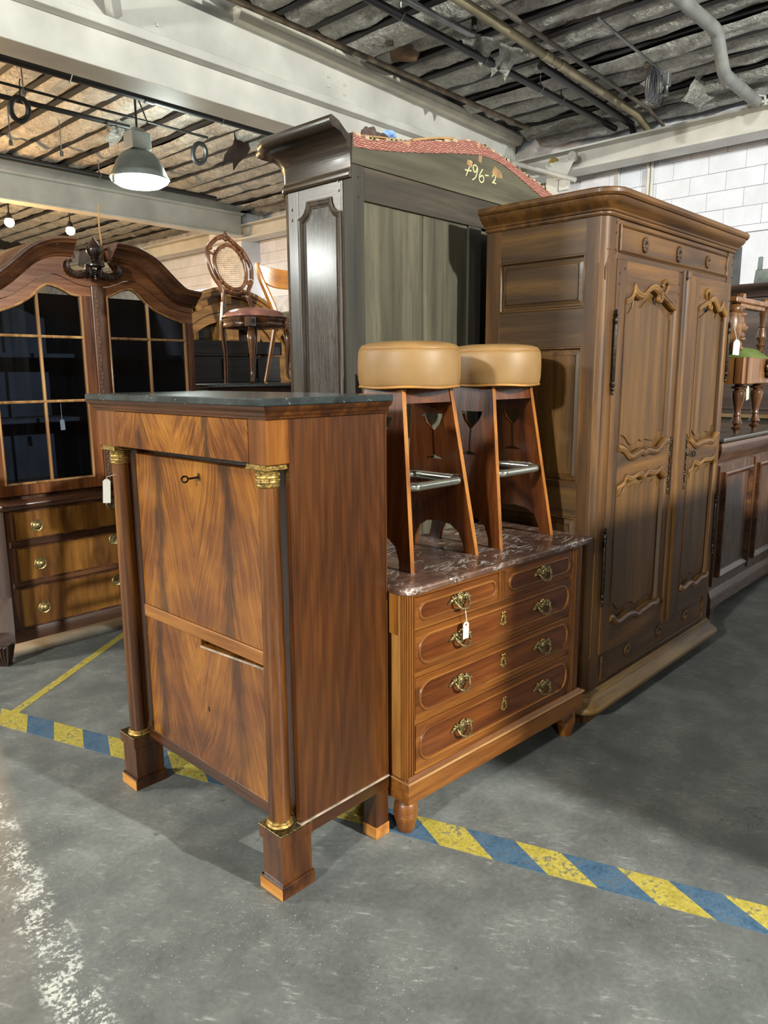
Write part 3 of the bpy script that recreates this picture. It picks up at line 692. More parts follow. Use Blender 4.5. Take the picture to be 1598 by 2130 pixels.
for (x0, x1, z0, z1, a0, a1, b0, b1, hs, e) in rows:
    dr = obj('drawer', MB().box(x0, .0, z0, x1, .03, z1, .0015), M_DRW, ch, sm=0)
    S_ = stadium(a0, a1, b0, b1, min((b1-b0)/2-.002, .046))
    obj('moulding', MB().sweep(S_, [(.003, -.001), (.003, .003), (.0, .006), (-.004, .005), (-.006, .002), (-.006, -.001)], XZ, True), ox, dr)
    obj('field', MB().prism([((a0+a1)/2+(p-(a0+a1)/2)*(1-.012/(a1-a0)), (b0+b1)/2+(q-(b0+b1)/2)*(1-.012/(b1-b0))) for p, q in S_], 'xz', -.0012, .001), M_FLD, dr, sm=0)
    for h in hs: bail(dr, h, (b0+b1)/2+.004, -.001)
    if e: escut(dr, e, (b0+b1)/2+.003, -.001)
bp = [(0, .115), (.0, .19), (-.003, .194), (-.006, .2), (-.016, .205), (-.02, .205), (-.02, .115)]
obj('base', MB().sweep([(.0, .48), (.0, -.012), (1.004, -.012), (1.004, .48)], [(-q[0]*0+q[0], q[1]) for q in [(0, .118), (0, .186), (.003, .192), (.007, .196), (.012, .204), (.03, .204), (.03, .118)]], XY).box(.02, .01, .125, .99, .48, .2), ox, ch)
obj('base_bead', MB().sweep([(-.002, .3), (-.002, -.014), (1.006, -.014), (1.006, .3)], [(0, .186), (-.004, .190), (-.001, .196), (.006, .194)], XY), wood('bead_oak', ((110, 76, 50), (150, 112, 82), (178, 146, 118)), 'x', 1., .4, .1), ch)
mt = [(-.012, .012), (.02, -.014), (1.022, -.014), (1.036, .004), (1.03, .5), (-.005, .5)]
obj('marble_top', MB().prism(mt, 'xy', .800, .8235), M_RMARB, ch, .006)
for fx, fy in ((.037, .038), (.963, .038), (.04, .45), (.96, .45)):
    obj('foot', MB().lathe([(.0, 0), (.026, 0), (.029, .006), (.031, .02), (.037, .045), (.0385, .058), (.0372, .0605), (.0395, .063), (.0395, .067), (.0375, .069), (.0395, .0715), (.0392, .078), (.038, .092), (.033, .104), (.022, .112), (.020, .118), (.026, .122)], (fx, fy, 0), 28), oz, ch)
cw, sw = math.cos(CHA), math.sin(CHA)
price_tag('price_tag', 'cream price tag with red eyelet hanging from the upper left drawer pull', (CHX+.252*cw+.024*sw, CHY+.252*sw-.024*cw, .667), CHA, M_TAGC, .0275, .0565, [(0, 0, -.009), (.002, -.001, .0), (.0015, .001, .02), (.001, .004, .04), (-.003, .008, .046), (-.008, .004, .043)])

# ================================================================== BAR STOOLS
M_LEA = G('tan_leather'); v = M_LEA.obj(3.); n = M_LEA.noise(v, 9, 4); f = M_LEA.vor(v, 260)
M_LEA = M_LEA.out(M_LEA.ramp(n, [(.3, (136, 101, 58)), (.7, (152, 117, 71))]), .5, 0, M_LEA.bump(f*.3+n*3, .10, .002), 0)
M_PIP = plain('leather_piping', (170, 120, 62), .45)
M_STW = wood('stool_wood', ((58, 28, 11), (88, 46, 19), (114, 66, 31)), 'z', .8, .28, .3, .2, .2, .2)
M_STE = wood('stool_edge_wood', ((114, 68, 30), (156, 102, 50), (184, 130, 74)), 'z', 1., .4, .1)
STZ = .8237
def stool(label, loc, rz, seam):
    t = thing('bar_stool', label, 'bar stool', loc, rz, 'leather bar stools on the marble top')
    H = .582; tx, bx, ty, by = .128, .178, .085, .17     # half widths at top and bottom
    def bd(s, q, zz):                                    # board point: q along depth (-1..1 of taper), height zz
        return (s*(bx+(tx-bx)*zz/H), q, zz)
    th = .018
    def half(sg):      # half of the tapered side board in (y,z), with half of a cocktail glass cut out
        hw = lambda zz: by+(ty-by)*zz/H
        P = [(0, .105), (.06, .098), (.095, .075), (.115, .03), (.118, 0), (hw(0), 0), (hw(H), H), (0, H)]
        cut = [(0, .493), (.048, .493), (.046, .482), (.033, .458), (.015, .440), (.0045, .430), (.004, .36), (.0055, .345), (.030, .338), (.038, .332), (0, .332)]
        P = P+cut
        return [(sg*a, b) for a, b in P]
    for s in (-1, 1):
        mb = MB()
        for sg in (-1, 1):
            o = len(mb.v); mb.prism(half(sg), 'yz', -th/2, th/2)
        mb.shift(lambda x, y, z: (x+s*(bx-th/2+(tx-bx)*z/H), y, z))
        o = obj('side_board', mb, M_STW, t, sm=0)
        for sg in (-1, 1):
            e = MB().add([(-th/2, sg*by, 0), (th/2, sg*by, 0), (th/2, sg*ty, H), (-th/2, sg*ty, H), (-th/2, sg*(by+.001), 0), (th/2, sg*(by+.001), 0), (th/2, sg*(ty+.001), H), (-th/2, sg*(ty+.001), H)],
                         [(3, 2, 1, 0), (4, 5, 6, 7), (0, 1, 5, 4), (1, 2, 6, 5), (2, 3, 7, 6), (3, 0, 4, 7)])
            e.shift(lambda x, y, z: (x+s*(bx-th/2+(tx-bx)*z/H), y, z))
            obj('front_edge', e, M_STE, o, sm=0)
    for sg in (-1, 1):
        z0, z1 = H-.046, H
        f = lambda zz: (bx+(tx-bx)*zz/H-.013, by+(ty-by)*zz/H)
        a, b = f(z0), f(z1)
        mb = MB().add([(-a[0], sg*(a[1]-.016), z0), (a[0], sg*(a[1]-.016), z0), (a[0], sg*(a[1]-.002), z0), (-a[0], sg*(a[1]-.002), z0), (-b[0], sg*(b[1]-.016), z1), (b[0], sg*(b[1]-.016), z1), (b[0], sg*(b[1]-.002), z1), (-b[0], sg*(b[1]-.002), z1)],
                      [(3, 2, 1, 0), (4, 5, 6, 7), (0, 1, 5, 4), (1, 2, 6, 5), (2, 3, 7, 6), (3, 0, 4, 7)])
        obj('apron', mb, M_STW, t, sm=0)
    obj('top_block', MB().box(-tx+.01, -ty+.01, H-.03, tx-.01, ty-.01, H+.002), M_STW, t, sm=0)
    zr = .268; xr = bx+(tx-bx)*zr/H-.018; yf = -(by+(ty-by)*zr/H)+.002
    P = smooth([(-xr+.004, .05, zr), (-xr+.004, -.06, zr), (-xr+.006, yf+.035, zr), (-xr+.03, yf+.004, zr), (-xr+.06, yf, zr), (xr-.06, yf, zr), (xr-.03, yf+.004, zr), (xr-.006, yf+.035, zr), (xr-.004, -.06, zr), (xr-.004, .05, zr), (xr-.006, -yf-.04, zr), (xr-.05, -yf-.012, zr), (0, -yf-.01, zr), (-xr+.05, -yf-.012, zr), (-xr+.006, -yf-.04, zr)], 4)
    obj('foot_rail', MB().tube(P, .0145, 14, True), M_CHROME, t)
    R, z0, z1 = .170, H+.004, H+.150
    pr = [(R-.012, z0), (R-.002, z0+.004), (R, z0+.012), (R+.003, z0+.03), (R+.004, z0+.07), (R+.002, z1-.034), (R-.001, z1-.024), (R-.0035, z1-.0215), (R-.003, z1-.019), (R-.010, z1-.008), (R-.03, z1-.001), (R-.07, z1+.004), (0, z1+.006)]
    st = obj('seat', MB().lathe(pr, n=56), M_LEA, t, sm=60)
    wob = [(math.cos(a)*(R-.002), math.sin(a)*(R-.002), z0+.002+.0018*math.sin(5*a+seam)) for a in [2*pi*i/48 for i in range(48)]]
    obj('piping', MB().tube(wob, .0042, 8, True), M_PIP, st)
    obj('top_seam', MB().tube([(math.cos(a)*(R-.0025), math.sin(a)*(R-.0025), z1-.0205) for a in [2*pi*i/48 for i in range(48)]], .0022, 6, True), M_PIP, st)
    sa = math.radians(seam)
    obj('side_seam', MB().tube([((R+q)*math.cos(sa), (R+q)*math.sin(sa), z) for q, z in ((.0002, z0+.012), (.0032, z0+.03), (.0042, z0+.07), (.0022, z1-.034), (.0, z1-.022))], .0012, 6), M_PIP, st)
stool('tan leather bar stool nearer the black-topped secretary desk', (1.928, 1.672, STZ), -.03, -68)
stool('tan leather bar stool nearer the tall oak armoire', (2.392, 1.645, STZ), -.03, -18)
# ================================================================== OAK ARMOIRE
arm = thing('armoire', 'tall carved oak armoire with two shaped-panel doors beside the bar stools', 'armoire', (2.6894, 1.3618, 0), -.0138)
ax_, ay_, az_ = Oak('x'), Oak('y'), Oak('z')
AW, AD = 1.345, .545
M_APAN = wood('armoire_panel_oak', ((58, 39, 14), (86, 59, 23), (110, 79, 36)), 'z', .9, .52, .03, .3)
M_ADRK = wood('armoire_dark_rail', ((46, 31, 15), (72, 51, 26), (98, 72, 40)), 'y', 1., .5, .03, .45)
obj('back', MB().box(.02, AD-.02, .13, AW-.02, AD, 2.03), Rgh('z'), arm, sm=0)
obj('inner_case', MB().box(.03, .03, .14, AW-.03, AD-.02, 2.03), M_DGAP, arm, sm=0)
# rounded front corner posts, rear posts
for s, name in ((0, 'corner_post'), (1, 'corner_post')):
    P = [(.096, .0)]+[(.036-.036*math.sin(a), .036-.036*math.cos(a)) for a in [pi/2*i/8 for i in range(9)]]+[(0, .082), (.03, .082), (.03, .03), (.096, .03)]
    if s: P = [(AW-p, q) for p, q in P]
    o = obj(name, MB().prism(P, 'xy', .0, 2.04), az_, arm)
    if not s:
        # incised line with scrolled ends along the rounded corner
        for xx, yy in ((.026, .0015), (.002, .026)):
            obj('bead', MB().tube([(xx, yy, .30), (xx, yy, 1.86), ], .0028, 6), az_, o)
        for q in (.004, .05):
            obj('scroll', MB().tube(smooth([(.016, .006, 1.80), (.02, .004, 1.86), (.03+q, .0, 1.90), (.026+q, -.001, 1.915), (.018+q*.6, .002, 1.91)], 4), .0025, 6), Oak('x'), o)
        obj('end_scroll', MB().tube(smooth([(.028, .002, .30), (.022, .005, .285), (.01, .014, .282), (.003, .026, .288)], 4), .003, 6), az_, o)
    for z_ in (1.975, 2.012, 1.915):
        obj('peg', MB().lathe([(.0045, -.0015), (.0045, .003)], (.078 if not s else AW-.03, 0, z_), 8, 'y'), M_DGAP, o)
    obj('rear_post', MB().box((0 if not s else AW-.04), .472, .0, (.04 if not s else AW), AD, 2.04, .002), az_, arm, sm=0)
# left and right sides: rails, panels with raised fields
for s in (0, 1):
    X0 = 0 if not s else AW
    def sb(y0, z0, y1, z1, d0, d1, c=.001):
        return MB().box(X0+(d0 if not s else -d0), y0, z0, X0+(d1 if not s else -d1), y1, z1, c)
    for z0, z1 in ((1.902, 2.04), (1.555, 1.70), (.875, 1.015), (.12, .20)):
        obj('side_rail', sb(.080, z0, .474, z1, .001, .03), M_ADRK, arm, sm=0)
    for z0, z1, mm in ((1.70, 1.902, M_ADRK), (1.015, 1.555, M_APAN), (.20, .875, M_APAN)):
        p = obj('side_panel', sb(.080, z0, .474, z1, .012, .028, 0), mm, arm, sm=0)
        rr = .012
        F = stadium(.096, .458, z0+.018, z1-.018, rr, 3)
        f = MB().sweep(F, [(-.0, -.012), (.014, -.0075), (.016, -.003), (.018, -.003), (.018, -.012)], (lambda u, v, h: (X0+(-h if not s else h), u, v)), True)
        f.prism([(.277+(u-.277)*(1-.034/.362), (z0+z1)/2+(v-(z0+z1)/2)*(1-.034/(z1-z0-.036))) for u, v in F], 'yz', X0+(.0032 if not s else -.0032), X0+(.013 if not s else -.013))
        obj('raised_field', f, mm, p)
        obj('moulding', MB().sweep([(.081, z0+.001), (.081, z1-.001), (.473, z1-.001), (.473, z0+.001)], [(-.0, -.012), (0, .002), (-.005, .003), (-.009, -.003), (-.011, -.012)], (lambda u, v, h: (X0+(-h if not s else h), u, v)), True), az_ if mm is M_APAN else M_ADRK, p)
# frieze with three carved rosettes
obj('frieze', MB().box(.095, .004, 1.885, 1.305, .03, 2.045), ax_, arm, sm=0)
fz = obj('frieze_panel', MB().box(.118, .0005, 1.905, 1.235, .01, 2.006, .003), ax_, arm, sm=0)
for xa, za, zb_ in ((.112, 1.910, 2.0), ):
    sg = [(.110, 1.914), (.110, 2.008), (1.232, 2.008), (1.238, 1.99), (1.225, 1.965), (1.238, 1.94), (1.232, 1.914)]
    obj('moulding', MB().sweep(sg, [(.003, -.003), (.003, .004), (-.001, .007), (-.005, .004), (-.006, -.003)], XZ, True), ax_, fz)
def rosette(par, x, z, rx, rz_, fy=0., m=None):
    mb = MB()
    for k in range(11):
        a = 2*pi*k/11
        mb._blob((x+rx*.58*math.cos(a), fy-.003, z+rz_*.58*math.sin(a)), (rx*.30, .006, rz_*.30), 7, 5)
    mb._blob((x, fy-.005, z-rz_*.2), (rx*.34, .008, rz_*.34), 8, 6)
    return obj('rosette', mb, m or Oak('x'), par)
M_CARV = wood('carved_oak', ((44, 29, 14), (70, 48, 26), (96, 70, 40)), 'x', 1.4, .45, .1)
for x_, h_ in ((.325, .036), (.660, .041), (.990, .034)): rosette(fz, x_, 1.957, .030, h_, -.001, M_CARV)
# cornice
pr = [(0, 2.030), (.006, 2.030), (.010, 2.036), (.010, 2.042), (.016, 2.046), (.018, 2.052), (.024, 2.058), (.040, 2.068), (.050, 2.080), (.053, 2.090), (.060, 2.092), (.066, 2.100), (.066, 2.112), (.060, 2.118), (.0, 2.118)]
P = [(.0, AD)]+[(.034-.034*math.cos(a), .034-.034*math.sin(a)) for a in [pi/2*i/6 for i in range(7)]]+[(AW-.034+.034*math.sin(a), .034-.034*math.cos(a)) for a in [pi/2*i/6 for i in range(7)]]+[(AW, AD)]
obj('cornice', MB().sweep(P, [(-o, h) for o, h in pr], XY).prism(P, 'xy', 2.09, 2.116), ax_, arm, sm=24)
# base moulding and bottom frieze
pb = [(0, .062), (.056, .062), (.060, .070), (.058, .084), (.050, .092), (.034, .102), (.022, .114), (.020, .122), (.012, .126), (.010, .134), (0, .138)]
obj('base', MB().sweep(P, [(-o, h) for o, h in pb], XY).prism(P, 'xy', .07, .13), wood('worn_base_oak', ((78, 60, 38), (116, 93, 66), (146, 122, 92)), 'x', 1., .5, .05, .4), arm)
obj('foot', MB().box(.002, .004, 0, .098, .09, .08, .003), az_, arm, sm=0); obj('foot', MB().lathe([(.028, 0), (.034, .02), (.036, .05), (.034, .07)], (AW-.05, .05, 0), 18), az_, arm)
lf = obj('bottom_frieze', MB().box(.095, .004, .13, 1.305, .03, .30), ax_, arm, sm=0)
obj('moulding', MB().sweep([(.13, .265), (.13, .165), (1.24, .165), (1.255, .19), (1.24, .215), (1.255, .24), (1.245, .265)], [(.003, -.005), (.003, .002), (-.001, .004), (-.005, .002), (-.006, -.005)], XZ), ax_, lf)
for x_ in (.37, .705, 1.02): rosette(lf, x_, .228, .030, .034, .003, M_CARV)
# carved outlines read off the doors, in the armoire's own (x, z)
LT = [(.168, 1.732), (.209, 1.745), (.232, 1.768), (.2405, 1.797), (.263, 1.777), (.309, 1.765), (.345, 1.777), (.38, 1.797), (.418, 1.808), (.454, 1.802), (.484, 1.787), (.517, 1.779), (.561, 1.765), (.605, 1.748), (.655, 1.735)]
LM = [(.168, 1.150), (.195, 1.149), (.232, 1.136), (.263, 1.114), (.3, 1.103), (.343, 1.112), (.387, 1.121), (.414, 1.112), (.448, 1.120), (.504, 1.112), (.545, 1.110), (.575, 1.124), (.61, 1.144), (.655, 1.149)]
LL = [(.178, .990), (.226, 1.003), (.251, 1.029), (.295, 1.019), (.346, 1.027), (.39, 1.031), (.426, 1.017), (.46, 1.031), (.508, 1.023), (.557, 1.023), (.593, 1.033), (.626, 1.004), (.672, .992)]
LB = [(.19, .428), (.203, .420), (.232, .396), (.266, .391), (.337, .401), (.40, .394), (.441, .377), (.48, .384), (.515, .386), (.576, .394), (.624, .388), (.676, .402)]
RT = [(.902, 1.741), (.932, 1.755), (.979, 1.77), (1.007, 1.779), (1.031, 1.788), (1.074, 1.804), (1.118, 1.79), (1.156, 1.762), (1.182, 1.763), (1.202, 1.790), (1.221, 1.762), (1.268, 1.737)]
RM = [(.902, 1.142), (.938, 1.123), (.99, 1.1), (1.028, 1.107), (1.087, 1.112), (1.148, 1.114), (1.201, 1.108), (1.238, 1.138), (1.272, 1.14)]
RL = [(.905, .984), (.949, .999), (.969, 1.029), (1.025, 1.016), (1.064, 1.017), (1.102, 1.029), (1.164, 1.026), (1.206, 1.026), (1.240, 1.037), (1.262, 1.01), (1.28, 1.0)]
RB = [(.912, .405), (.95, .387), (1.038, .4), (1.099, .38), (1.174, .395), (1.234, .391), (1.29, .411)]
M_MOUL = wood('door_moulding_oak', ((64, 43, 18), (102, 72, 35), (134, 100, 56)), 'x', 1.2, .42, .08)
def door(x0, x1, px0, px1, T, Mi, Lo, Bo, z0, z1):
    d = obj('door', MB().box(x0+.004, .014, z0+.004, x1-.004, .026, z1-.004), M_APAN, arm, sm=0)
    F0, F1 = -.006, .0145
    obj('stile', MB().box(x0, F0, z0, px0, F1, z1, .0015), az_, d, sm=0)
    obj('stile', MB().box(px1, F0, z0, x1, F1, z1, .0015), az_, d, sm=0)
    T2, M2, L2, B2 = smooth(T, 3), smooth(Mi, 3), smooth(Lo, 3), smooth(Bo, 3)
    e = lambda C: [(px0, C[0][1])]+[c for c in C if px0 < c[0] < px1]+[(px1, C[-1][1])]
    T2, M2, L2, B2 = e(T2), e(M2), e(L2), e(B2)
    obj('rail', MB().prism([(px0, z1), (px1, z1)]+T2[::-1], 'xz', F0, F1), ax_, d, sm=0)
    obj('rail', MB().prism(M2+L2[::-1], 'xz', F0, F1), ax_, d, sm=0)
    obj('rail', MB().prism([(px0, z0)]+B2+[(px1, z0)], 'xz', F0, F1), ax_, d, sm=0)
    pf = [(.004, .004), (.004, .012), (-.002, .0135), (-.006, .011), (-.009, .0125), (-.015, .011), (-.021, .004), (-.023, -.012), (.002, -.012)]
    up = [(-o, h) for o, h in pf]
    for C in (T2, L2): obj('shade_line', MB().sweep(C, [(.0035, .004), (.0055, .0075), (.0085, .0075), (.0105, .004)], XZ), M_CARV, d, sm=0)  # dark strips, here and below: shade along the mouldings put into the colour
    for C in (M2, B2): obj('shade_line', MB().sweep(C, [(.0155, .004), (.0165, .0075), (.019, .0075), (.020, .004)], XZ), M_CARV, d, sm=0)
    for C, q in ((T2, pf), (L2, pf)): obj('moulding', MB().sweep(C, q, XZ), M_MOUL, d, sm=22)
    pg = [(-.003, .003), (-.003, .012), (.006, .016), (.014, .0165), (.022, .012), (.027, .002), (.027, -.012), (-.003, -.012)]
    for C in (M2, B2): obj('moulding', MB().sweep(C, [(o-.012, h) for o, h in pg], XZ), M_MOUL, d, sm=22)
    for xs, sgn in ((px0, 1), (px1, -1)):
        for za, zb_ in ((M2[0][1] if sgn > 0 else M2[-1][1], T2[0][1] if sgn > 0 else T2[-1][1]), (B2[0][1] if sgn > 0 else B2[-1][1], L2[0][1] if sgn > 0 else L2[-1][1])):
            obj('moulding', MB().prism([(xs, -.006), (xs-sgn*.002, -.008), (xs+sgn*.006, -.0095), (xs+sgn*.013, -.004), (xs+sgn*.017, .014), (xs, .014)], 'xy', za, zb_), az_, d)
    # raised fields whose edges repeat the shaped rails
    for lo, hi in ((M2, T2), (B2, L2)):
        ins = lambda C, dz: [(px0+.040+(c[0]-px0)*(1-.08/(px1-px0)), c[1]+dz) for c in C]
        a, b = ins(lo, .048), ins(hi, -.05)
        f = MB().prism(a+b[::-1], 'xz', .0085, .015)
        obj('raised_field', f, M_APAN, d, .006, sm=50)
    return d
dl = door(.092, .742, .168, .655, LT, LM, LL, LB, .283, 1.882)
dr = door(.744, 1.30, .902, 1.266, RT, RM, RL, RB, .283, 1.882)
def scroll(par, P, r):
    n = len(P); Q = smooth([(x, -.010, z) for x, z in P], 4); m = len(Q)
    obj('scroll', MB().tube(Q, [r*(.55+.45*math.sin(pi*min(1, (i+2)/(m)))) for i in range(m)], 8), M_MOUL, par)
scroll(dl, [(.488, 1.808), (.50, 1.824), (.524, 1.832), (.545, 1.820), (.540, 1.800), (.517, 1.779)], .009)
scroll(dl, [(.484, 1.787), (.492, 1.766), (.474, 1.748), (.455, 1.752), (.458, 1.766), (.470, 1.764)], .011)
scroll(dr, [(.984, 1.790), (.972, 1.812), (.993, 1.830), (1.016, 1.813), (1.020, 1.775)], .009)
scroll(dr, [(1.031, 1.785), (1.02, 1.762), (1.035, 1.748), (1.052, 1.756), (1.045, 1.768)], .010)
# meeting strip with bead mouldings
st = obj('meeting_strip', MB().prism([(.700, -.006), (.700, -.014), (.708, -.018), (.716, -.013), (.738, -.012), (.746, -.020), (.760, -.022), (.770, -.013), (.782, -.016), (.792, -.012), (.795, -.006)], 'xy', .275, 1.892), az_, dr)
obj('latch', MB().box(.730, -.020, 1.853, .736, -.012, 1.895).box(.716, -.022, 1.862, .752, -.013, 1.868), M_CARV, dr, sm=0)
for par, x_ in ((dl, .683), (dr, .868)):
    mb = MB()
    for k in range(26):
        z_ = .905+.0098*k; wv = .5+.5*math.sin(k*1.1)
        mb._blob((x_+.004*math.sin(k*2.3), -.008, z_), (.004+.004*wv, .004, .006), 6, 4)
    mb.box(x_-.003, -.0085, .90, x_+.003, -.006, 1.165)
    obj('escutcheon', mb, M_IRON, par)
obj('key', MB().box(.868, -.016, 1.062, .93, -.012, 1.068).tube([(.945+.016*math.cos(a*pi/6), -.016, 1.065+.012*math.sin(a*pi/6)) for a in range(12)], .003, 6, True), M_IRON, dr)
def fiche(par, x, z0, z1):
    p = [(.001, 0), (.006, .008), (.004, .016), (.008, .022), (.005, .03), (.0085, .038), (.0085, .05), (.006, .055), (.0075, .06)]
    L = z1-z0
    pr = [(r, z0+h) for r, h in p]+[(r, z1-h) for r, h in p[::-1]]
    obj('hinge', MB().lathe(pr, (x, -.010, 0), 12), M_IRON, par)
fiche(dl, .088, 1.365, 1.695); fiche(dl, .088, .495, .835); fiche(dr, 1.306, 1.40, 1.70); fiche(dr, 1.306, .50, .83)
for x_, z_ in ((.112, 1.83), (.112, 1.79), (.15, 1.85), (.67, 1.83), (.67, 1.79), (1.285, 1.80)): obj('peg', MB().lathe([(.004, -.0075), (.004, -.003)], (x_, 0, z_), 8, 'y'), M_DGAP, dl if x_ < .7 else dr)
price_tag('price_tag', 'white tag hanging from the right hinge of the oak armoire', (4.023, 1.300, 1.612), -.3, M_TAG, .05, .075, [(0, 0, -.01), (-.012, 0, .02), (-.02, .004, .05), (-.022, .006, .075)], -.06, False)

# ================================================================== DARK WARDROBE (turned to show its unfinished back)
wd = thing('wardrobe', 'dark oak arched wardrobe standing with its unfinished back towards the stools', 'wardrobe', (2.047, 2.05, 0))
dx_, dy_, dz_ = Dark('x'), Dark('y'), Dark('z')
rx_, rz_ = Rgh('x'), Rgh('z')
X = lambda P: [(a-2.047, b) for a, b in P]
M_RD = wood('rough_dark_rail', ((40, 33, 25), (64, 54, 42), (90, 78, 61)), 'x', .9, .75, 0, .3, stain=.45)
M_RP = wood('rough_post', ((36, 32, 26), (56, 50, 40), (78, 70, 57)), 'z', .9, .7, 0, .3)
obj('back_post', MB().box(.0, -.0, 0, .062, .05, 2.212, .002), M_RP, wd, sm=0)
obj('back_post', MB().box(1.40, .0, 0, 1.46, .05, 2.212, .002), M_RP, wd, sm=0)
obj('back_stile', MB().box(.720, .001, .12, .812, .04, 2.092, .002), M_RP, wd, sm=0)
obj('back_rail', MB().box(.0625, .001, 2.092, 1.40, .04, 2.211, .002), M_RD, wd, sm=0)
obj('back_rail', MB().box(.062, .001, .02, 1.40, .04, .12, .002), M_RD, wd, sm=0)
x0 = .0625; ws = (.165, .19, .135, .1675)
for i, wv in enumerate(ws):
    obj('back_plank', MB().box(x0+.0006, .011+.0012*(i % 2), .12, x0+wv-.0006, .03, 2.092, .0008), rz_, wd, sm=0); x0 += wv
x0 = .812
for i, wv in enumerate((.2, .19, .197)):
    obj('back_plank', MB().box(x0+.0006, .024, .12, x0+wv-.0006, .04, 2.092, .0008), rz_, wd, sm=0); x0 += wv
DPt = X([(2.052, 2.319), (2.156, 2.318), (2.304, 2.344), (2.464, 2.375), (2.637, 2.413), (2.747, 2.436), (2.824, 2.441), (2.884, 2.437), (2.945, 2.427), (3.03, 2.416), (3.141, 2.391), (3.257, 2.37), (3.354, 2.351), (3.456, 2.324), (3.507, 2.305)])
DPc = X([(2.052, 2.270), (2.155, 2.279), (2.304, 2.301), (2.465, 2.328), (2.638, 2.361), (2.825, 2.390), (2.926, 2.394), (3.031, 2.382), (3.142, 2.356), (3.247, 2.327), (3.357, 2.299), (3.507, 2.262)])
pd = obj('pediment_back', MB().prism([(-.002, 2.2135), (1.46, 2.2135)]+smooth(DPt, 2)[::-1], 'xz', .0, .03), rx_, wd, sm=0)
# reddish woven paper strip along the arch: rows of small raised stitches on a band
g = G('red_weave'); v = g.obj(); x, y, z = g.sep(v); n = g.noise(v, 12, 4)
br = g.n('ShaderNodeTexBrick'); g.l(g.comb(x+(g.noise(v, 60, 3)-.5)*.012, z+(g.noise(g.comb(z, x, 4.), 55, 3)-.5)*.010, 0.).k, br.inputs[0])
for k_, q_ in (('Color1', (196, 134, 116)), ('Color2', (168, 104, 90)), ('Mortar', (96, 54, 46))): br.inputs[k_].default_value = lin(q_)
for k_, q_ in (('Scale', 1.), ('Mortar Size', .0016), ('Mortar Smooth', .6), ('Brick Width', .020), ('Row Height', .0072)): br.inputs[k_].default_value = q_
c = g.mix(n.sm(.62, .68, 0, .8), V(g, br.outputs[0]), (190, 150, 112))
M_WEAVE = g.out(c, .85, 0, g.bump(V(g, br.outputs[1])*-1., .8, .004))
obj('woven_strip', MB().prism(smooth(DPc, 2)+smooth(DPt, 2)[::-1], 'xz', -.003, -.0002), M_WEAVE, pd, sm=0)
M_PAPER = plain('torn_paper', (176, 154, 122), .85, 0, .15, 20)
T3 = smooth(DPt, 6); mb = MB()
for i in range(0, len(T3)-2, 1):
    if R_.random() < .4:
        a, b = T3[i], T3[i+1]; h = R_.uniform(.002, .009)
        mb.prism([(a[0], a[1]-h*.8), (b[0]+.012, b[1]-h), (b[0]+.01, b[1]+h*.5), (a[0], a[1]+h*.4)], 'xz', -.005, -.0031)
obj('paper_shreds', mb, M_PAPER, pd, sm=0)['kind'] = 'stuff'
for P_ in ([(.69, 2.335), (.73, 2.33), (.735, 2.352), (.70, 2.358)], [(.878, 2.336), (.93, 2.322), (.965, 2.328), (.955, 2.352), (.90, 2.368)], [(.775, 2.364), (.80, 2.36), (.805, 2.392), (.78, 2.394)]):
    obj('paper_patch', MB().prism(P_, 'xz', -.0016, -.0002), plain('brown_paper', (150, 118, 80), .85, 0, .25, 14), pd, sm=0)
CH = [[(2.744, 2.343), (2.752, 2.352), (2.765, 2.355), (2.779, 2.352)], [(2.778, 2.352), (2.760, 2.328), (2.746, 2.306), (2.737, 2.290)], [(2.729, 2.314), (2.750, 2.314), (2.775, 2.317)], [(2.818, 2.340), (2.800, 2.346), (2.788, 2.336), (2.793, 2.319), (2.808, 2.319), (2.820, 2.338), (2.817, 2.316), (2.804, 2.294), (2.782, 2.282)],
      [(2.858, 2.338), (2.840, 2.316), (2.832, 2.298), (2.843, 2.284), (2.862, 2.287), (2.868, 2.302), (2.856, 2.312), (2.838, 2.302)], [(2.876, 2.317), (2.903, 2.320)], [(2.932, 2.321), (2.943, 2.331), (2.957, 2.328), (2.955, 2.314), (2.942, 2.302), (2.933, 2.295)], [(2.933, 2.295), (2.948, 2.298), (2.963, 2.295)]]
mb = MB()
for st_ in CH: mb.tube([(a-2.047, -.0006, b) for a, b in smooth(st_, 4)], .0030, 6, False, .3, (0, 1, 0))
obj('chalk_number', mb, plain('yellow_chalk', (214, 208, 150), .9, 0, .15, 90), pd)
for x_, z_ in ((.03, 2.17), (.03, 2.10)): obj('peg_hole', MB().lathe([(.0055, -.001), (.0055, .004)], (x_, 0, z_), 10, 'y'), M_DGAP, wd)
# finished side with shaped panel (plane x = 0, y from .05 to .37)
obj('side_board', MB().box(.012, .05, .0, .03, .366, 2.18), dz_, wd, sm=0)
for y0, y1 in ((.0505, .062), (.300, .366)): obj('side_stile', MB().box(-.001, y0, .0, .02, y1, 2.19, .002), dz_, wd, sm=0)
sh = [(.060, 2.052)]+[(.060+.056*math.sin(a), 2.108-.056*math.cos(a)) for a in [0]]
cv = [(.060, 2.050)]+[(.060-.004+.058*(1-math.cos(a)), 2.050+.058*math.sin(a)+.002) for a in [pi/2*i/6 for i in range(1, 7)]]+[(.116, 2.118), (.246, 2.122)]+[(.246+.056*(math.sin(a)), 2.108-.056*(1-math.cos(a))) for a in [pi/2*i/6 for i in range(0, 7)]]
cv = [(.060, 2.055), (.082, 2.060), (.098, 2.072), (.108, 2.090), (.112, 2.112), (.25, 2.115), (.254, 2.095), (.266, 2.076), (.282, 2.063), (.303, 2.057)]
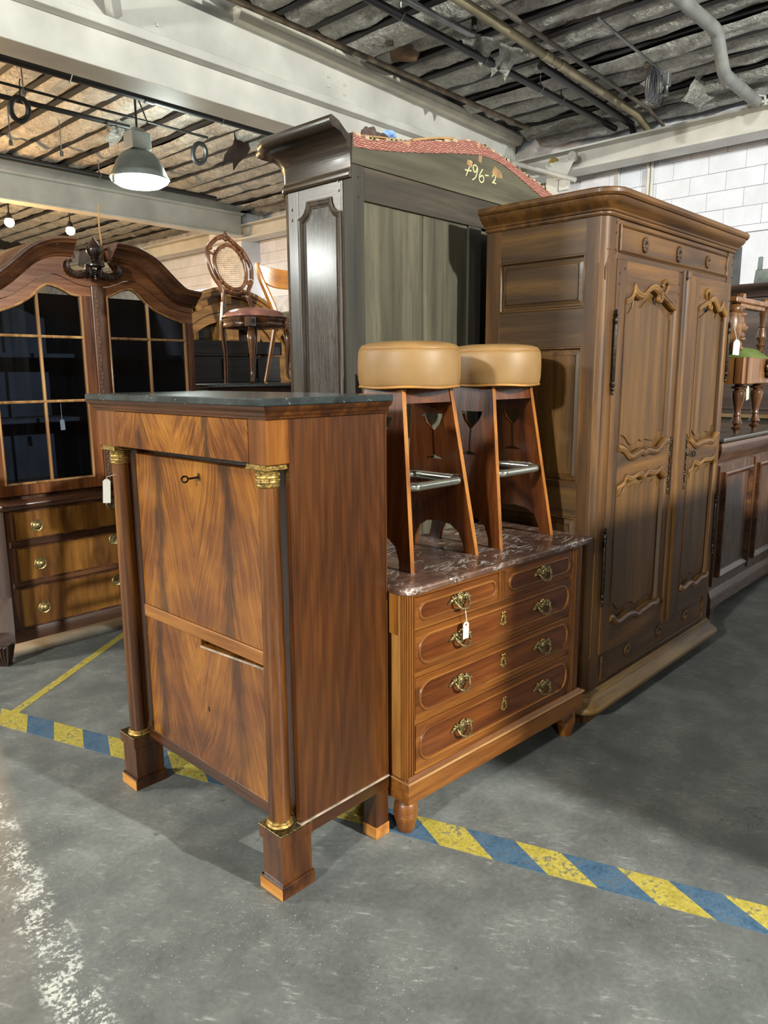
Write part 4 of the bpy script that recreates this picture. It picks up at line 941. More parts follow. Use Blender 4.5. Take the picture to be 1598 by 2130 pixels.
obj('side_rail', MB().prism([(.062, 2.19), (.062, 2.055)]+cv[1:-1]+[(.300, 2.057), (.300, 2.19)], 'yz', -.001, .02), Dark('y'), wd, sm=0)
obj('side_rail', MB().box(-.001, .062, .0, .02, .30, .25, .002), Dark('y'), wd, sm=0)
pp = obj('side_panel', MB().box(.005, .062, .2, .014, .30, 2.14), wood('side_panel_dark', ((34, 28, 23), (60, 50, 41), (88, 76, 64)), 'z', 1., .4, .3, .3, bumpy=.9), wd, sm=0)
YZl = lambda u, v, h: (-h, u, v)
pth = [(.060, .25)]+cv+[(.303, .25)]
obj('moulding', MB().sweep(pth, [(.002, -.004), (.002, .006), (-.004, .008), (-.008, .005), (-.011, .0065), (-.017, .004), (-.022, -.002), (-.024, -.006)], YZl), dz_, pp)
obj('moulding', MB().sweep([(p*1., q) for p, q in [(.090, .27), (.090, 2.045), (.108, 2.056), (.122, 2.072), (.132, 2.092), (.234, 2.094), (.242, 2.074), (.256, 2.056), (.275, 2.043), (.275, .27)]], [(.0, -.006), (-.001, -.002), (-.006, -.003), (-.010, -.006)], YZl), dz_, pp)
obj('front_corner', MB().prism([(.012, .366), (-.001, .366), (.004, .385), (.03, .40), (.05, .43), (.05, .36)], 'xy', 0, 2.2), dz_, wd, sm=0)
obj('front_face', MB().box(.05, .39, .0, 1.42, .42, 2.2), dz_, wd, sm=0)
obj('case_side', MB().box(1.44, .05, 0, 1.46, .42, 2.2).box(.03, .04, .02, 1.44, .42, .05), dz_, wd, sm=0)
pc = [(0, 2.165), (.010, 2.165), (.016, 2.172), (.016, 2.180), (.010, 2.186), (.014, 2.192), (.012, 2.198), (.006, 2.200), (.006, 2.236), (.012, 2.262), (.028, 2.290), (.052, 2.310), (.080, 2.318), (.086, 2.317), (.100, 2.326), (.106, 2.338), (.104, 2.350), (.096, 2.358), (.060, 2.345), (.020, 2.315), (0, 2.31)]
cp = [(.0, .004), (.0, .366)]+[(.012, .39), (.04, .405), (.05, .43)]+[(.7, .43), (1.4, .43)]
obj('cornice', MB().sweep(cp, [(o, h) for o, h in pc], XY), dy_, wd)
for y_, z_ in ((.345, 2.10), (.345, 2.06), (.075, 2.13), (.075, 2.165)): obj('peg', MB().lathe([(.006, -.004), (.006, .003)], (0, y_, z_), 8, 'x'), dz_, wd)
obj('dust_board', MB().box(.01, .03, 2.27, 1.45, .42, 2.285), rx_, wd, sm=0)
# odds and ends lying on top
M_CARD = plain('cardboard', (170, 132, 84), .85, 0, .12, 6)
mb = MB().prism([(2.19, 2.352), (2.34, 2.357), (2.345, 2.362), (2.19, 2.360)], 'xz', 2.09, 2.30)
def sheet(name, P, t, y0, y1, label):
    mb = MB().prism(P+[(a, b-t) for a, b in P[::-1]], 'xz', y0, y1); return tag(obj(name, mb, M_CARD, sm=0), label, 'cardboard')
sheet('cardboard_sheet', [(2.13, 2.335), (2.25, 2.352), (2.42, 2.372)], .006, 2.085, 2.3, 'cardboard sheet lying on the dark wardrobe under the blue rag')
sheet('cardboard_sheet', [(2.43, 2.383), (2.60, 2.425), (2.70, 2.444)], .008, 2.085, 2.3, 'cardboard sheet lying towards the peak of the dark wardrobe')
def crumple(mb, s):
    return mb.shift(lambda x, y, z: (x+.016*mn.noise(Vector((x*45, y*45, z*45+s))), y+.016*mn.noise(Vector((y*45+s, z*45, x*45))), z+.013*mn.noise(Vector((z*60, x*60+s, y*60)))))
mb = MB()._blob((2.30, 2.2, 2.395), (.034, .03, .024), 20, 14)._blob((2.335, 2.19, 2.390), (.03, .03, .014), 18, 12)
crumple(mb, 3.)
tag(obj('bundled_rag', mb, plain('brown_rag', (82, 66, 62), .9, 0, .25, 20, .4)), 'crumpled dark brown rag on top of the dark wardrobe', 'rag')
mb = MB()._blob((2.395, 2.19, 2.405), (.032, .03, .018), 20, 14)._blob((2.42, 2.2, 2.410), (.018, .02, .016), 16, 10)
crumple(mb, 8.)
tag(obj('blue_rag', mb, plain('blue_rag', (128, 158, 214), .85, 0, .15, 20, .4)), 'small bright blue rag on top of the dark wardrobe', 'rag')
# ================================================================== GLAZED BOOKCASE
bk = thing('glazed_bookcase', 'mahogany bookcase with glazed arched doors, broken pediment and three drawers below', 'bookcase', (1.91, 3.83, 0))
wx, wy, wz = Wal('x'), Wal('y'), Wal('z')
M_BDRW = wood('satinwood_drawer', ((56, 34, 13), (92, 60, 26), (122, 86, 42)), 'z', .8, .3, .3, .5, .2, .3, .05, .2)
M_BDOOR = wood('bookcase_frame', ((52, 26, 14), (88, 50, 29), (122, 76, 47)), 'z', .9, .28, .3, .35)
M_BFRZ = wood('bookcase_frieze', ((66, 38, 24), (108, 68, 48), (138, 94, 70)), 'x', .6, .28, .35, .3)
plan = [(-.555, 0), (.555, 0), (.63, .09), (.63, .50), (-.63, .50), (-.63, .09)]
obj('lower_case', MB().prism(plan, 'xy', .118, .80), wz, bk, sm=0)
obj('apron', MB().sweep([(-.64, .5), (-.64, .085), (-.56, -.008), (.56, -.008), (.64, .085), (.64, .5)], [(0, .115), (0, .172), (.006, .182), (.03, .182), (.03, .115)], XY), wx, bk)
for s in (-1, 1):
    cq = MB().prism([(s*.600, .115), (s*.600, .80), (s*.650, .80)]+[(s*(.650-.045*math.sin(pi*t/6)+.03*(t/6)), .80-.5*t/6) for t in range(1, 7)]+[(s*.655, .115)], 'xz', .03, .06)
    obj('corner_bracket', MB().prism([(s*.556, -.004), (s*.590, .02), (s*.645, .09), (s*.63, .10), (s*.556, .02)], 'xy', .36, .80), wz, bk)
    obj('corner_bracket', MB().add([(s*.556, -.004, .36), (s*.646, .09, .36), (s*.63, .11, .36), (s*.556, .03, .36), (s*.562, -.018, .18), (s*.668, .085, .18), (s*.63, .11, .18), (s*.556, .03, .18)],
        [(0, 1, 2, 3), (7, 6, 5, 4), (0, 1, 5, 4), (1, 2, 6, 5), (2, 3, 7, 6), (3, 0, 4, 7)]), wz, bk, sm=0)
    mb = MB()
    for k in range(5): mb._blob((s*.62, .04, .63+.025*k), (.012, .010, .016), 7, 5)
    obj('carved_drop', mb, Wal('x'), bk)
    f = MB()
    for cx, cy in ((s*.60, .045),):
        c_, s_ = math.cos(math.radians(45*s)), math.sin(math.radians(45*s))
        def fp(w, z, d=0): return [(cx+c_*a-s_*b, cy+s_*a+c_*b, z) for a, b in ((-w, -w), (w, -w), (w, w), (-w, w))]
        f.add(fp(.042, .118)+fp(.022, .0), [(0, 1, 2, 3), (7, 6, 5, 4), (0, 1, 5, 4), (1, 2, 6, 5), (2, 3, 7, 6), (3, 0, 4, 7)])
        for k in (-1, 0, 1):
            f.tube([(cx+c_*k*.020+s_*.043, cy+s_*k*.020-c_*.043, .105), (cx+c_*k*.011+s_*.0235, cy+s_*k*.011-c_*.0235, .01)], [.006, .004], 6)
    obj('foot', f, wz, bk)
    obj('foot', MB().box(s*.56, .42, 0, s*.62, .48, .12), wz, bk, sm=0)
for (z0, z1, hz) in ((.645, .792, .709), (.430, .606, .509), (.188, .396, .275)):
    dw = obj('drawer', MB().box(-.522, -.010, z0, .522, .02, z1, .002), M_BDRW, bk, sm=0)
    obj('cock_bead', MB().sweep([(-.524, z0-.002), (-.524, z1+.002), (.524, z1+.002), (.524, z0-.002)], [(0, -.005), (0, .014), (-.007, .014), (-.007, -.005)], XZ, True), wz, dw, sm=0)
    for x in (-.402, .402):
        kb = obj('knob', MB().lathe([(.031, -.010), (.032, -.013), (.029, -.016), (.024, -.014), (.020, -.017), (.016, -.022), (.010, -.026), (0, -.027)], (x, 0, hz), 24, 'y'), M_BRASS, dw)
    es = obj('escutcheon', MB().lathe([(.030, -.010), (.031, -.013), (.028, -.016), (.022, -.014), (0, -.014)], (.004, 0, hz+.058), 24, 'y'), M_BRASS, dw)
    obj('keyhole', MB().box(.001, -.0155, hz+.048, .007, -.0138, hz+.068), M_KEYH, es, sm=0)
for z0, z1 in ((.608, .642), (.398, .427)): obj('divider', MB().box(-.54, -.006, z0, .54, .02, z1, .003), wx, bk, sm=0)
obj('waist_moulding', MB().sweep([(-.64, .5), (-.64, .085), (-.56, -.012), (.56, -.012), (.64, .085), (.64, .5)], [(.03, .795), (.0, .797), (-.012, .808), (-.016, .82), (-.012, .834), (.0, .845), (.03, .848)], XY).prism([(-.64, .5), (-.64, .085), (-.56, -.0), (.56, -.0), (.64, .085), (.64, .5)], 'xy', .80, .846), wood('waist_walnut', ((34, 18, 14), (62, 38, 30), (92, 62, 48)), 'x', 1., .26, .35), bk)
# upper case
obj('upper_case', MB().box(-.585, .025, .846, -.565, .42, 1.83).box(.565, .025, .846, .585, .42, 1.83).box(-.585, .40, .846, .585, .42, 1.9).box(-.585, .02, .846, .585, .42, .90), wz, bk, sm=0)
M_NAVY = plain('navy_lining', (28, 32, 44), .9, 0, .3, 3)
obj('lining', MB().box(-.56, .385, .90, .56, .399, 1.9).box(-.564, .06, .90, -.556, .39, 1.85).box(.556, .06, .90, .564, .39, 1.85), M_NAVY, bk, sm=0)
for z in (1.22, 1.55): obj('shelf', MB().box(-.555, .09, z, .555, .385, z+.02), M_NAVY, bk, sm=0)
g = G('cabinet_glass'); tr_ = g.n('ShaderNodeBsdfTransparent'); gl = g.n('ShaderNodeBsdfGlossy'); fr = g.n('ShaderNodeFresnel'); mx = g.n('ShaderNodeMixShader'); ou = g.n('ShaderNodeOutputMaterial')
tr_.inputs[0].default_value = (.82, .86, .9, 1); gl.inputs['Roughness'].default_value = .03; fr.inputs[0].default_value = 1.5
g.l(fr.outputs[0], mx.inputs[0]); g.l(tr_.outputs[0], mx.inputs[1]); g.l(gl.outputs[0], mx.inputs[2]); g.l(mx.outputs[0], ou.inputs[0]); M_GLASS = g.m
GR = [(.066, 1.864), (.10, 1.878), (.144, 1.900), (.193, 1.914), (.231, 1.907), (.273, 1.87), (.315, 1.833), (.404, 1.788), (.530, 1.75)]
GL = [(-.530, 1.752), (-.474, 1.768), (-.43, 1.785), (-.376, 1.81), (-.324, 1.844), (-.289, 1.880), (-.246, 1.905), (-.205, 1.902), (-.159, 1.885), (-.122, 1.867), (-.074, 1.861)]
FR_ = [(0, 1.910), (.061, 1.913), (.125, 1.932), (.191, 1.958), (.256, 1.948), (.32, 1.908), (.386, 1.863), (.454, 1.826), (.587, 1.806)]
FRZ = [(-x, z) for x, z in FR_[::-1]]+FR_[1:]
frz = smooth(FRZ, 3)
GX0, GZ0 = .925, .925
def at(C, x):
    for a, b in zip(C, C[1:]):
        if a[0] <= x <= b[0]: return a[1]+(b[1]-a[1])*(x-a[0])/(b[0]-a[0])
    return C[0][1] if x < C[0][0] else C[-1][1]
M_MUN = wood('muntin_wood', ((110, 78, 56), (150, 116, 92), (180, 150, 126)), 'z', 1., .25, .3)
def bdoor(xa, xb, g0, g1, C):
    C = smooth(C, 3); zt = lambda x: at(frz, x)-.004
    d = obj('door', MB().box(xa, -.004, .868, xb, .022, GZ0, .002), M_BDOOR, bk, sm=0)
    top = [(x, zt(x)) for x in [xa+(xb-xa)*i/24 for i in range(25)]]
    for q0, q1 in ((xa, g0), (g1, xb)):
        obj('stile', MB().prism([(q0, GZ0), (q1, GZ0), (q1, at(C, q1)), (q0, at(C, q0))], 'xz', -.004, .022), M_BDOOR, d, sm=0)
    low = [(xa, at(C, xa))]+[c for c in C if xa < c[0] < xb]+[(xb, at(C, xb))]
    obj('top_rail', MB().prism(low+top[::-1], 'xz', -.004, .022), M_BFRZ, d, sm=0)
    ring = [(g0, GZ0), (g1, GZ0)]+[c for c in C if g0 <= c[0] <= g1][::-1]
    obj('glazing_bead', MB().sweep(ring, [(-.003, -.01), (-.003, .008), (.002, .011), (.007, .008), (.009, -.01)], XZ, True), M_MUN, d)
    xm = (g0+g1)/2+.002; zs = (GZ0, 1.330, 1.651)
    mun = MB().prism([(xm-.008, .008), (xm-.006, -.008), (xm, -.011), (xm+.006, -.008), (xm+.008, .008)], 'xy', GZ0, at(C, xm))
    obj('muntin', mun, M_MUN, d, sm=0)
    for z in zs[1:]: obj('muntin', MB().prism([(.008, z-.008), (-.008, z-.006), (-.011, z), (-.008, z+.006), (.008, z+.008)], 'yz', g0, g1), M_MUN, d, sm=0)
    for a, b in ((g0, xm), (xm, g1)):
        for i, z in enumerate(zs):
            if i < 2: P = [(a, z), (b, z), (b, zs[i+1]), (a, zs[i+1])]
            else: P = [(a, z), (b, z), (b, at(C, b))]+[c for c in C if a < c[0] < b][::-1]+[(a, at(C, a))]
            obj('pane', MB().prism(P, 'xz', .002, .005), M_GLASS, d, sm=0)
    return d
bdoor(-.583, -.019, -.530, -.074, GL); bdoor(.050, .583, .066, .530, GR)
ba = MB().box(-.017, -.012, .868, .048, .015, 1.915, .003)
bt = obj('meeting_batten', ba, wz, bk, sm=0)
mb = MB()
for k in range(44): mb._blob((.006+.004*math.sin(k*1.6), -.012, .885+.0232*k), (.009, .004, .015), 6, 4)
obj('carved_beads', mb, wood('dark_beads', ((40, 24, 16), (66, 44, 32), (96, 68, 50)), 'z', 1., .65, 0), bt)
P2 = [(.103, 2.050), (.198, 2.042), (.283, 2.006), (.357, 1.946), (.423, 1.89), (.491, 1.850), (.601, 1.838)]
PT = [(.09, 2.10), (.20, 2.09), (.29, 2.05), (.36, 1.99), (.43, 1.93), (.50, 1.89), (.585, 1.87)]
ped = [(-x, z) for x, z in smooth(PT, 3)[::-1]]
low = frz
mid = [(-.10, 2.04), (-.13, 2.0), (-.09, 1.985), (-.03, 1.99), (0, 1.995), (.03, 1.99), (.09, 1.985), (.13, 2.0), (.10, 2.04)]
obj('frieze', MB().prism(low+[(.587, 1.85)]+smooth(PT, 3)[::-1]+mid[::-1]+ped[::-1]+[(-.587, 1.85)], 'xz', -.002, .03), M_BFRZ, bk, sm=0)
prf = [(0, -.03), (0, .012), (.010, .016), (.014, .026), (.020, .030), (.040, .046), (.052, .062), (.056, .072), (.066, .074), (.074, .084), (.082, .084), (.086, .078), (.086, -.35)]
C_ = MB().sweep(smooth(P2, 4), prf, XZ).sweep([(-x, z) for x, z in smooth(P2, 4)[::-1]], prf, XZ)
for s in (-1, 1):
    C_.prism([(s*(.585+o*.0+h*.55), 1.838+o) for o, h in prf[1:-1]]+[(s*.58, 1.92), (s*.58, 1.838)], 'xz', -.02, .38)
obj('cornice', C_, wood('bookcase_cornice', ((40, 22, 16), (72, 44, 32), (100, 66, 48)), 'x', .7, .26, .4, .3), bk)
M_DCARV = wood('dark_carving', ((26, 15, 11), (46, 30, 22), (74, 52, 40)), 'z', 1., .3, .3)
fin = MB().lathe([(.0, 2.158), (.006, 2.150), (.012, 2.138), (.026, 2.118), (.036, 2.098), (.037, 2.080), (.028, 2.064), (.018, 2.056), (.024, 2.050), (.018, 2.043), (.026, 2.034), (.040, 2.022), (.048, 2.016), (.048, 2.008), (.040, 2.004)], (0, -.035, 0), 24)
fn = obj('finial', fin, M_DCARV, bk)
mb = MB()
for s in (-1, 1):
    Q = smooth([(s*.03, 2.002), (s*.032, 1.985), (s*.05, 1.968), (s*.085, 1.962), (s*.12, 1.972), (s*.138, 1.995), (s*.135, 2.02), (s*.118, 2.03)], 4)
    mb.tube([(x, -.022, z) for x, z in Q], [.018-.008*i/len(Q) for i in range(len(Q))], 8)
    for k in range(9):
        x, z = Q[3+k*2]; mb._blob((x+s*.004, -.034, z-.006), (.010, .008, .007), 6, 4)
    mb.tube([(s*.03, -.03, 2.004), (s*.022, -.034, 1.975), (s*.03, -.03, 1.955)], [.012, .014, .006], 8)
for k in range(4): mb._blob((0, -.026, 1.985-.012*k), (.016-.003*k, .014, .012), 8, 5)
obj('carved_scrolls', mb, M_DCARV, fn)
mb = MB()
for s in (-1, 1): mb.prism([(s*.10, 2.045), (s*.09, 2.125), (s*.085, 2.125), (s*.07, 2.05)], 'xz', .03, .30)
obj('pediment_return', mb, M_DCARV, fn, sm=0)
tag(obj('tie_string', MB().tube(smooth([(1.955, 3.79, 2.02), (1.958, 3.80, 2.07), (1.965, 3.80, 2.09), (1.945, 3.79, 2.10), (1.962, 3.81, 2.13), (1.966, 3.83, 2.22), (1.985, 3.85, 2.33)], 4), .0045, 6), plain('twine', (150, 112, 66), .8)), 'brown twine tied beside the carved bookcase finial', 'twine')
price_tag('price_tag', 'small pale tag hanging inside the glass of the bookcase door', (1.695, 3.848, 1.235), 0, plain('pale_tag', (150, 150, 150), .7), .024, .055, [(0, 0, -.008), (0, 0, .05), (0, .0, .088)], .04, False)

# ================================================================== BEHIND: marble-topped cabinet with two chairs, trunk, arched cabinet
M_EBON = wood('ebonised_wood', ((16, 12, 11), (30, 23, 20), (48, 38, 33)), 'x', .8, .3, .3)
mc = thing('marble_cabinet', 'dark cabinet with black marble top carrying the cane-back chair', 'cabinet', (2.60, 3.9, 0))
obj('body', MB().box(.06, .03, .06, 1.35, .88, 1.33, .004), M_EBON, mc, sm=0)
obj('plinth', MB().box(.04, .01, 0, 1.37, .90, .06, .004), M_EBON, mc, sm=0)
obj('cornice', MB().sweep([(.05, .9), (.05, .02), (1.36, .02), (1.36, .9)], [(0, 1.31), (-.004, 1.33), (-.02, 1.355), (-.035, 1.372), (-.036, 1.379), (0, 1.379)], XY).box(.05, .03, 1.33, 1.36, .9, 1.378), wood('dark_red_cornice', ((30, 16, 12), (54, 32, 24), (80, 52, 40)), 'x', .8, .3, .3), mc)
obj('marble_top', MB().box(.0, -.03, 1.3795, 1.42, .92, 1.3985, .004), M_BMARB, mc, sm=0)
for i in (0, 1): obj('door', MB().box(.10+.61*i, .012, .1, .69+.61*i, .034, 1.28, .004), M_EBON, mc, sm=0)
# carved chair with oval cane back
CX0, CY0, CZ0 = 3.19, 4.0, 1.4015
cc = thing('cane_back_chair', 'carved walnut chair with oval cane back and pink satin seat on a dark cabinet', 'chair', (CX0, CY0, CZ0))
M_CW = wood('chair_walnut', ((52, 30, 22), (94, 60, 44), (134, 94, 72)), 'z', 1.2, .26, .35, .2)
def bp_(x, z):   # back plane leans away with height
    return (x-CX0, .36+max(0, z-1.93)*.14, z-CZ0)
FL_ = [(3.173, 2.390), (3.117, 2.372), (3.068, 2.337), (3.030, 2.301), (3.017, 2.257), (3.017, 2.192), (3.042, 2.114), (3.079, 2.062), (3.104, 2.014), (3.100, 1.959), (3.088, 1.925)]
FRr = [(3.173, 2.390), (3.213, 2.371), (3.267, 2.333), (3.308, 2.304), (3.341, 2.252), (3.364, 2.209), (3.366, 2.164), (3.355, 2.095), (3.323, 2.042), (3.313, 1.990), (3.335, 1.925)]
mb = MB()
for P_ in (FL_, FRr): mb.tube([bp_(x, z) for x, z in smooth(P_, 4)], .0155, 10)
bf = obj('back_frame', mb, M_CW, cc)
OV = smooth([(3.176, 2.331), (3.120, 2.305), (3.085, 2.270), (3.066, 2.224), (3.065, 2.159), (3.085, 2.110), (3.118, 2.072), (3.161, 2.046), (3.20, 2.036), (3.235, 2.040), (3.272, 2.058), (3.302, 2.094), (3.318, 2.140), (3.316, 2.194), (3.303, 2.240), (3.280, 2.282), (3.238, 2.318), (3.205, 2.330), (3.176, 2.331)], 3)[:-1]
obj('oval_frame', MB().tube([bp_(x, z) for x, z in OV], .0135, 10, True), M_CW, bf)
M_CANE = plain('cane', (186, 156, 118), .5, 0, .15, 30)
ocx, ocz = 3.191, 2.184
def inside(x, z):
    c = False
    for i in range(len(OV)):
        x1, z1 = OV[i-1]; x2, z2 = OV[i]
        if (z1 > z) != (z2 > z) and x < (x2-x1)*(z-z1)/(z2-z1)+x1: c = not c
    return c
mb = MB()
for d in range(-26, 27):
    for (ux, uz) in ((1, .12), (-.12, 1)):
        L = math.hypot(ux, uz); ux_, uz_ = ux/L, uz/L
        pts = []
        for k in range(-40, 41):
            x = ocx-uz_*d*.0135+ux_*k*.004; z = ocz+ux_*d*.0135+uz_*k*.004
            if inside(x, z): pts.append((x, z))
        if len(pts) > 2: mb.tube([bp_(*pts[0]), bp_(*pts[-1])], .0024, 4)
obj('cane_panel', mb, M_CANE, bf)['kind'] = 'stuff'
mb = MB()
for (x, z, r) in ((3.173, 2.392, .020), (3.150, 2.376, .016), (3.196, 2.378, .016), (3.173, 2.368, .018), (3.173, 2.412, .011), (3.125, 2.366, .012), (3.222, 2.362, .012), (3.04, 2.297, .016), (3.035, 2.315, .010), (3.075, 2.275, .014), (3.30, 2.300, .013), (3.295, 2.255, .014), (3.31, 2.24, .011), (3.275, 2.29, .012),
                  (3.10, 2.085, .016), (3.085, 2.075, .012), (3.325, 2.085, .018), (3.34, 2.08, .013), (3.17, 2.022, .014), (3.20, 2.014, .015), (3.235, 2.016, .015), (3.265, 2.025, .013), (3.14, 2.03, .012), (3.115, 2.0, .010), (3.30, 2.01, .012), (3.105, 1.97, .009)):
    p = bp_(x, z); mb._blob((p[0], p[1]-.008, p[2]), (r, r*.7, r*.9), 8, 6)
mb.tube([bp_(3.11, 2.02), bp_(3.16, 2.008), bp_(3.21, 2.0), bp_(3.26, 2.008), bp_(3.315, 2.02)], .011, 8)
mb.tube([bp_(3.06, 2.26), bp_(3.03, 2.27)], .009, 6).tube([bp_(3.31, 2.25), bp_(3.34, 2.26)], .009, 6).tube([bp_(3.08, 2.08), bp_(3.06, 2.085)], .012, 6).tube([bp_(3.315, 2.1), bp_(3.345, 2.09)], .012, 6)
obj('carving', mb, M_CW, bf)
for P_ in ([(3.088, 1.94, .35), (3.074, 1.855, .345), (3.067, 1.794, .345), (3.077, 1.672, .35), (3.093, 1.582, .362), (3.104, 1.399, .385)], [(3.335, 1.94, .35), (3.345, 1.855, .345), (3.347, 1.794, .345), (3.342, 1.672, .35), (3.338, 1.582, .362), (3.335, 1.399, .385)]):
    Q = smooth(P_, 4); obj('leg', MB().tube([(a-CX0, c, b-CZ0) for a, b, c in Q], [.019-.006*i/len(Q) for i in range(len(Q))], 8), M_CW, cc)
def seat_pts(k, n=28):
    out = []
    for i in range(n):
        a = 2*pi*i/n; c_, s_ = math.cos(a), math.sin(a)
        x = (abs(c_)**.75)*(1 if c_ > 0 else -1)*(.200 if s_ < 0 else .185); y = (abs(s_)**.8)*(1 if s_ > 0 else -1)*.195
        out.append((.005+x*k, .165+y*k))
    return out
def rings(levels, n=28):
    mb = MB(); vs = []
    for k, z in levels: vs += [(x, y, z) for x, y in seat_pts(k, n)]
    m = len(levels); fs = [(j*n+i, j*n+(i+1) % n, (j+1)*n+(i+1) % n, (j+1)*n+i) for j in range(m-1) for i in range(n)]
    fs += [tuple(range(n)), tuple(range((m-1)*n, m*n))]
    return mb.add(vs, fs)
obj('seat_rail', rings([(.95, .362), (1.0, .366), (1.02, .376), (1.0, .386), (1.0, .400), (1.025, .408), (1.03, .420), (1.0, .428)]), M_CW, cc)
g = G('pink_satin'); v = g.obj(); n = g.noise(v, 7, 3)
M_PINK = g.out(g.ramp(n, [(.3, (178, 108, 96)), (.7, (214, 150, 134))]), .34, 0, g.bump(n, .1, .01), 0)
obj('seat', rings([(1.0, .426), (1.02, .436), (.99, .452), (.88, .470), (.65, .486), (.35, .496), (.05, .498)]), M_PINK, cc, sm=80)
mb = MB()
for x, y in seat_pts(1.035, 90): mb._blob((x, y, .431), (.0045, .0045, .0045), 5, 4)
obj('nail_trim', mb, M_DBRASS, cc)['kind'] = 'stuff'
for lx, tw in ((-.150, -1), (.150, 1)):
    Q = smooth([(lx, .0, .355), (lx, -.004, .33), (lx+tw*.004, -.012, .27), (lx+tw*.002, -.006, .16), (lx+tw*.0, .0, .07), (lx+tw*.012, -.012, .022), (lx+tw*.018, -.02, .004)], 5); m = len(Q)
    rr = [.016+.012*math.exp(-((i/m-.28)/.13)**2)-.007*min(1, max(0, (i/m-.3)/.5)) for i in range(m)]; rr[-3:] = [.012, .015, .013]
    lg = obj('leg', MB().tube(Q, rr, 10).lathe([(.014, .352), (.022, .345), (.016, .336), (.02, .33)], (lx, -.002, 0), 12), M_CW, cc)
    bkx = MB().box(lx-.024, -.034, .362, lx+.024, .03, .425, .003)
    for k in range(6): bkx._blob((lx+.012*math.cos(k*pi/3), -.035, .394+.012*math.sin(k*pi/3)), (.006, .004, .006), 6, 4)
    obj('rosette_block', bkx._blob((lx, -.036, .394), (.006, .005, .006), 6, 4), M_CW, lg)
tag(obj('tie_string', MB().tube(smooth([(3.323, 4.37, 2.115), (3.35, 4.36, 2.108), (3.362, 4.36, 2.085), (3.362, 4.365, 2.05), (3.366, 4.37, 2.0)], 4), .0022, 6), M_STR), 'white string tied to the right side of the cane chair back', 'string')
# honey-coloured chair behind it
hc = thing('honey_chair', 'honey-coloured beech chair with curved top rail beside the dark wardrobe', 'chair', (3.84, 4.62, CZ0))
M_HON = wood('honey_beech', ((146, 88, 24), (186, 122, 42), (206, 146, 62)), 'x', .8, .3, .3, .15, .2, .15)
M_HONZ = wood('honey_beech', ((146, 88, 24), (186, 122, 42), (206, 146, 62)), 'z', .8, .3, .3, .15, .2, .15)
for s in (-1, 1):
    P_ = smooth([(s*.205, .05, .880), (s*.19, .03, .77), (s*.14, .005, .64), (s*.105, -.02, .52), (s*.112, -.02, .42), (s*.15, .0, .2), (s*.19, .02, 0)], 4)
    obj('leg', MB().tube(P_, [.013+.012*math.sin(pi*min(1, i/len(P_)+.12)) for i in range(len(P_))], 8, False, 1., (0, 1, 0)), M_HONZ, hc)
    obj('leg', MB().tube([(s*.13, -.38, .43), (s*.16, -.40, 0)], [.022, .014], 8), M_HONZ, hc)
mb = MB(); vs = []; n = 12
for i in range(n+1):
    u = -1+2*i/n; y = .06*abs(u)**1.6-.02
    zt = .872-.03*(1-u*u); zb = .700+.08*abs(u)**3
    for dy in (-.009, .009): vs += [(u*.205, y+dy, zb), (u*.205, y+dy, zt)]
fs = []
for i in range(n):
    a = i*4; b = a+4
    fs += [(a, b, b+1, a+1), (a+2, a+3, b+3, b+2), (a+1, b+1, b+3, a+3), (a, a+2, b+2, b)]
fs += [(0, 1, 3, 2), (n*4, n*4+2, n*4+3, n*4+1)]
obj('top_rail', mb.add(vs, fs), M_HON, hc, .004)
obj('seat', MB().lathe([(.19, .44), (.20, .45), (.205, .475), (.19, .50), (.12, .52), (0, .525)], (0, -.18, 0), 24), plain('olive_fabric', (104, 98, 70), .8, 0, .15, 20, .3), hc)
obj('seat_rail', MB().lathe([(.17, .40), (.19, .405), (.19, .44), (.17, .445)], (0, -.18, 0), 24), M_HON, hc)
# dark trunk-like chest standing behind
tk = thing('tall_chest', 'tall black-brown chest standing behind the cane-back chair', 'chest', (3.00, 4.88, 0))
M_TRK = wood('trunk_wood', ((22, 19, 18), (40, 35, 33), (58, 52, 48)), 'x', .8, .5, .05)
obj('body', MB().box(.0, .0, .0, 1.0, .42, 1.60, .004), M_TRK, tk, sm=0)
obj('lid', MB().box(-.015, -.015, 1.612, 1.015, .43, 1.715, .006), M_TRK, tk, sm=0)
obj('moulding', MB().box(-.02, -.022, 1.60, .66, .0, 1.614, .003), wood('trunk_light', ((60, 50, 42), (92, 80, 68), (118, 104, 90)), 'x', .8, .5, .05), tk, sm=0)
for i in (0, 1, 2): obj('batten', MB().box(.10+.33*i, -.012, .1, .16+.33*i, .0, 1.58, .003), M_TRK, tk, sm=0)
obj('batten', MB().box(.0, -.008, 1.40, 1.0, .0, 1.43, .003), M_TRK, tk, sm=0)
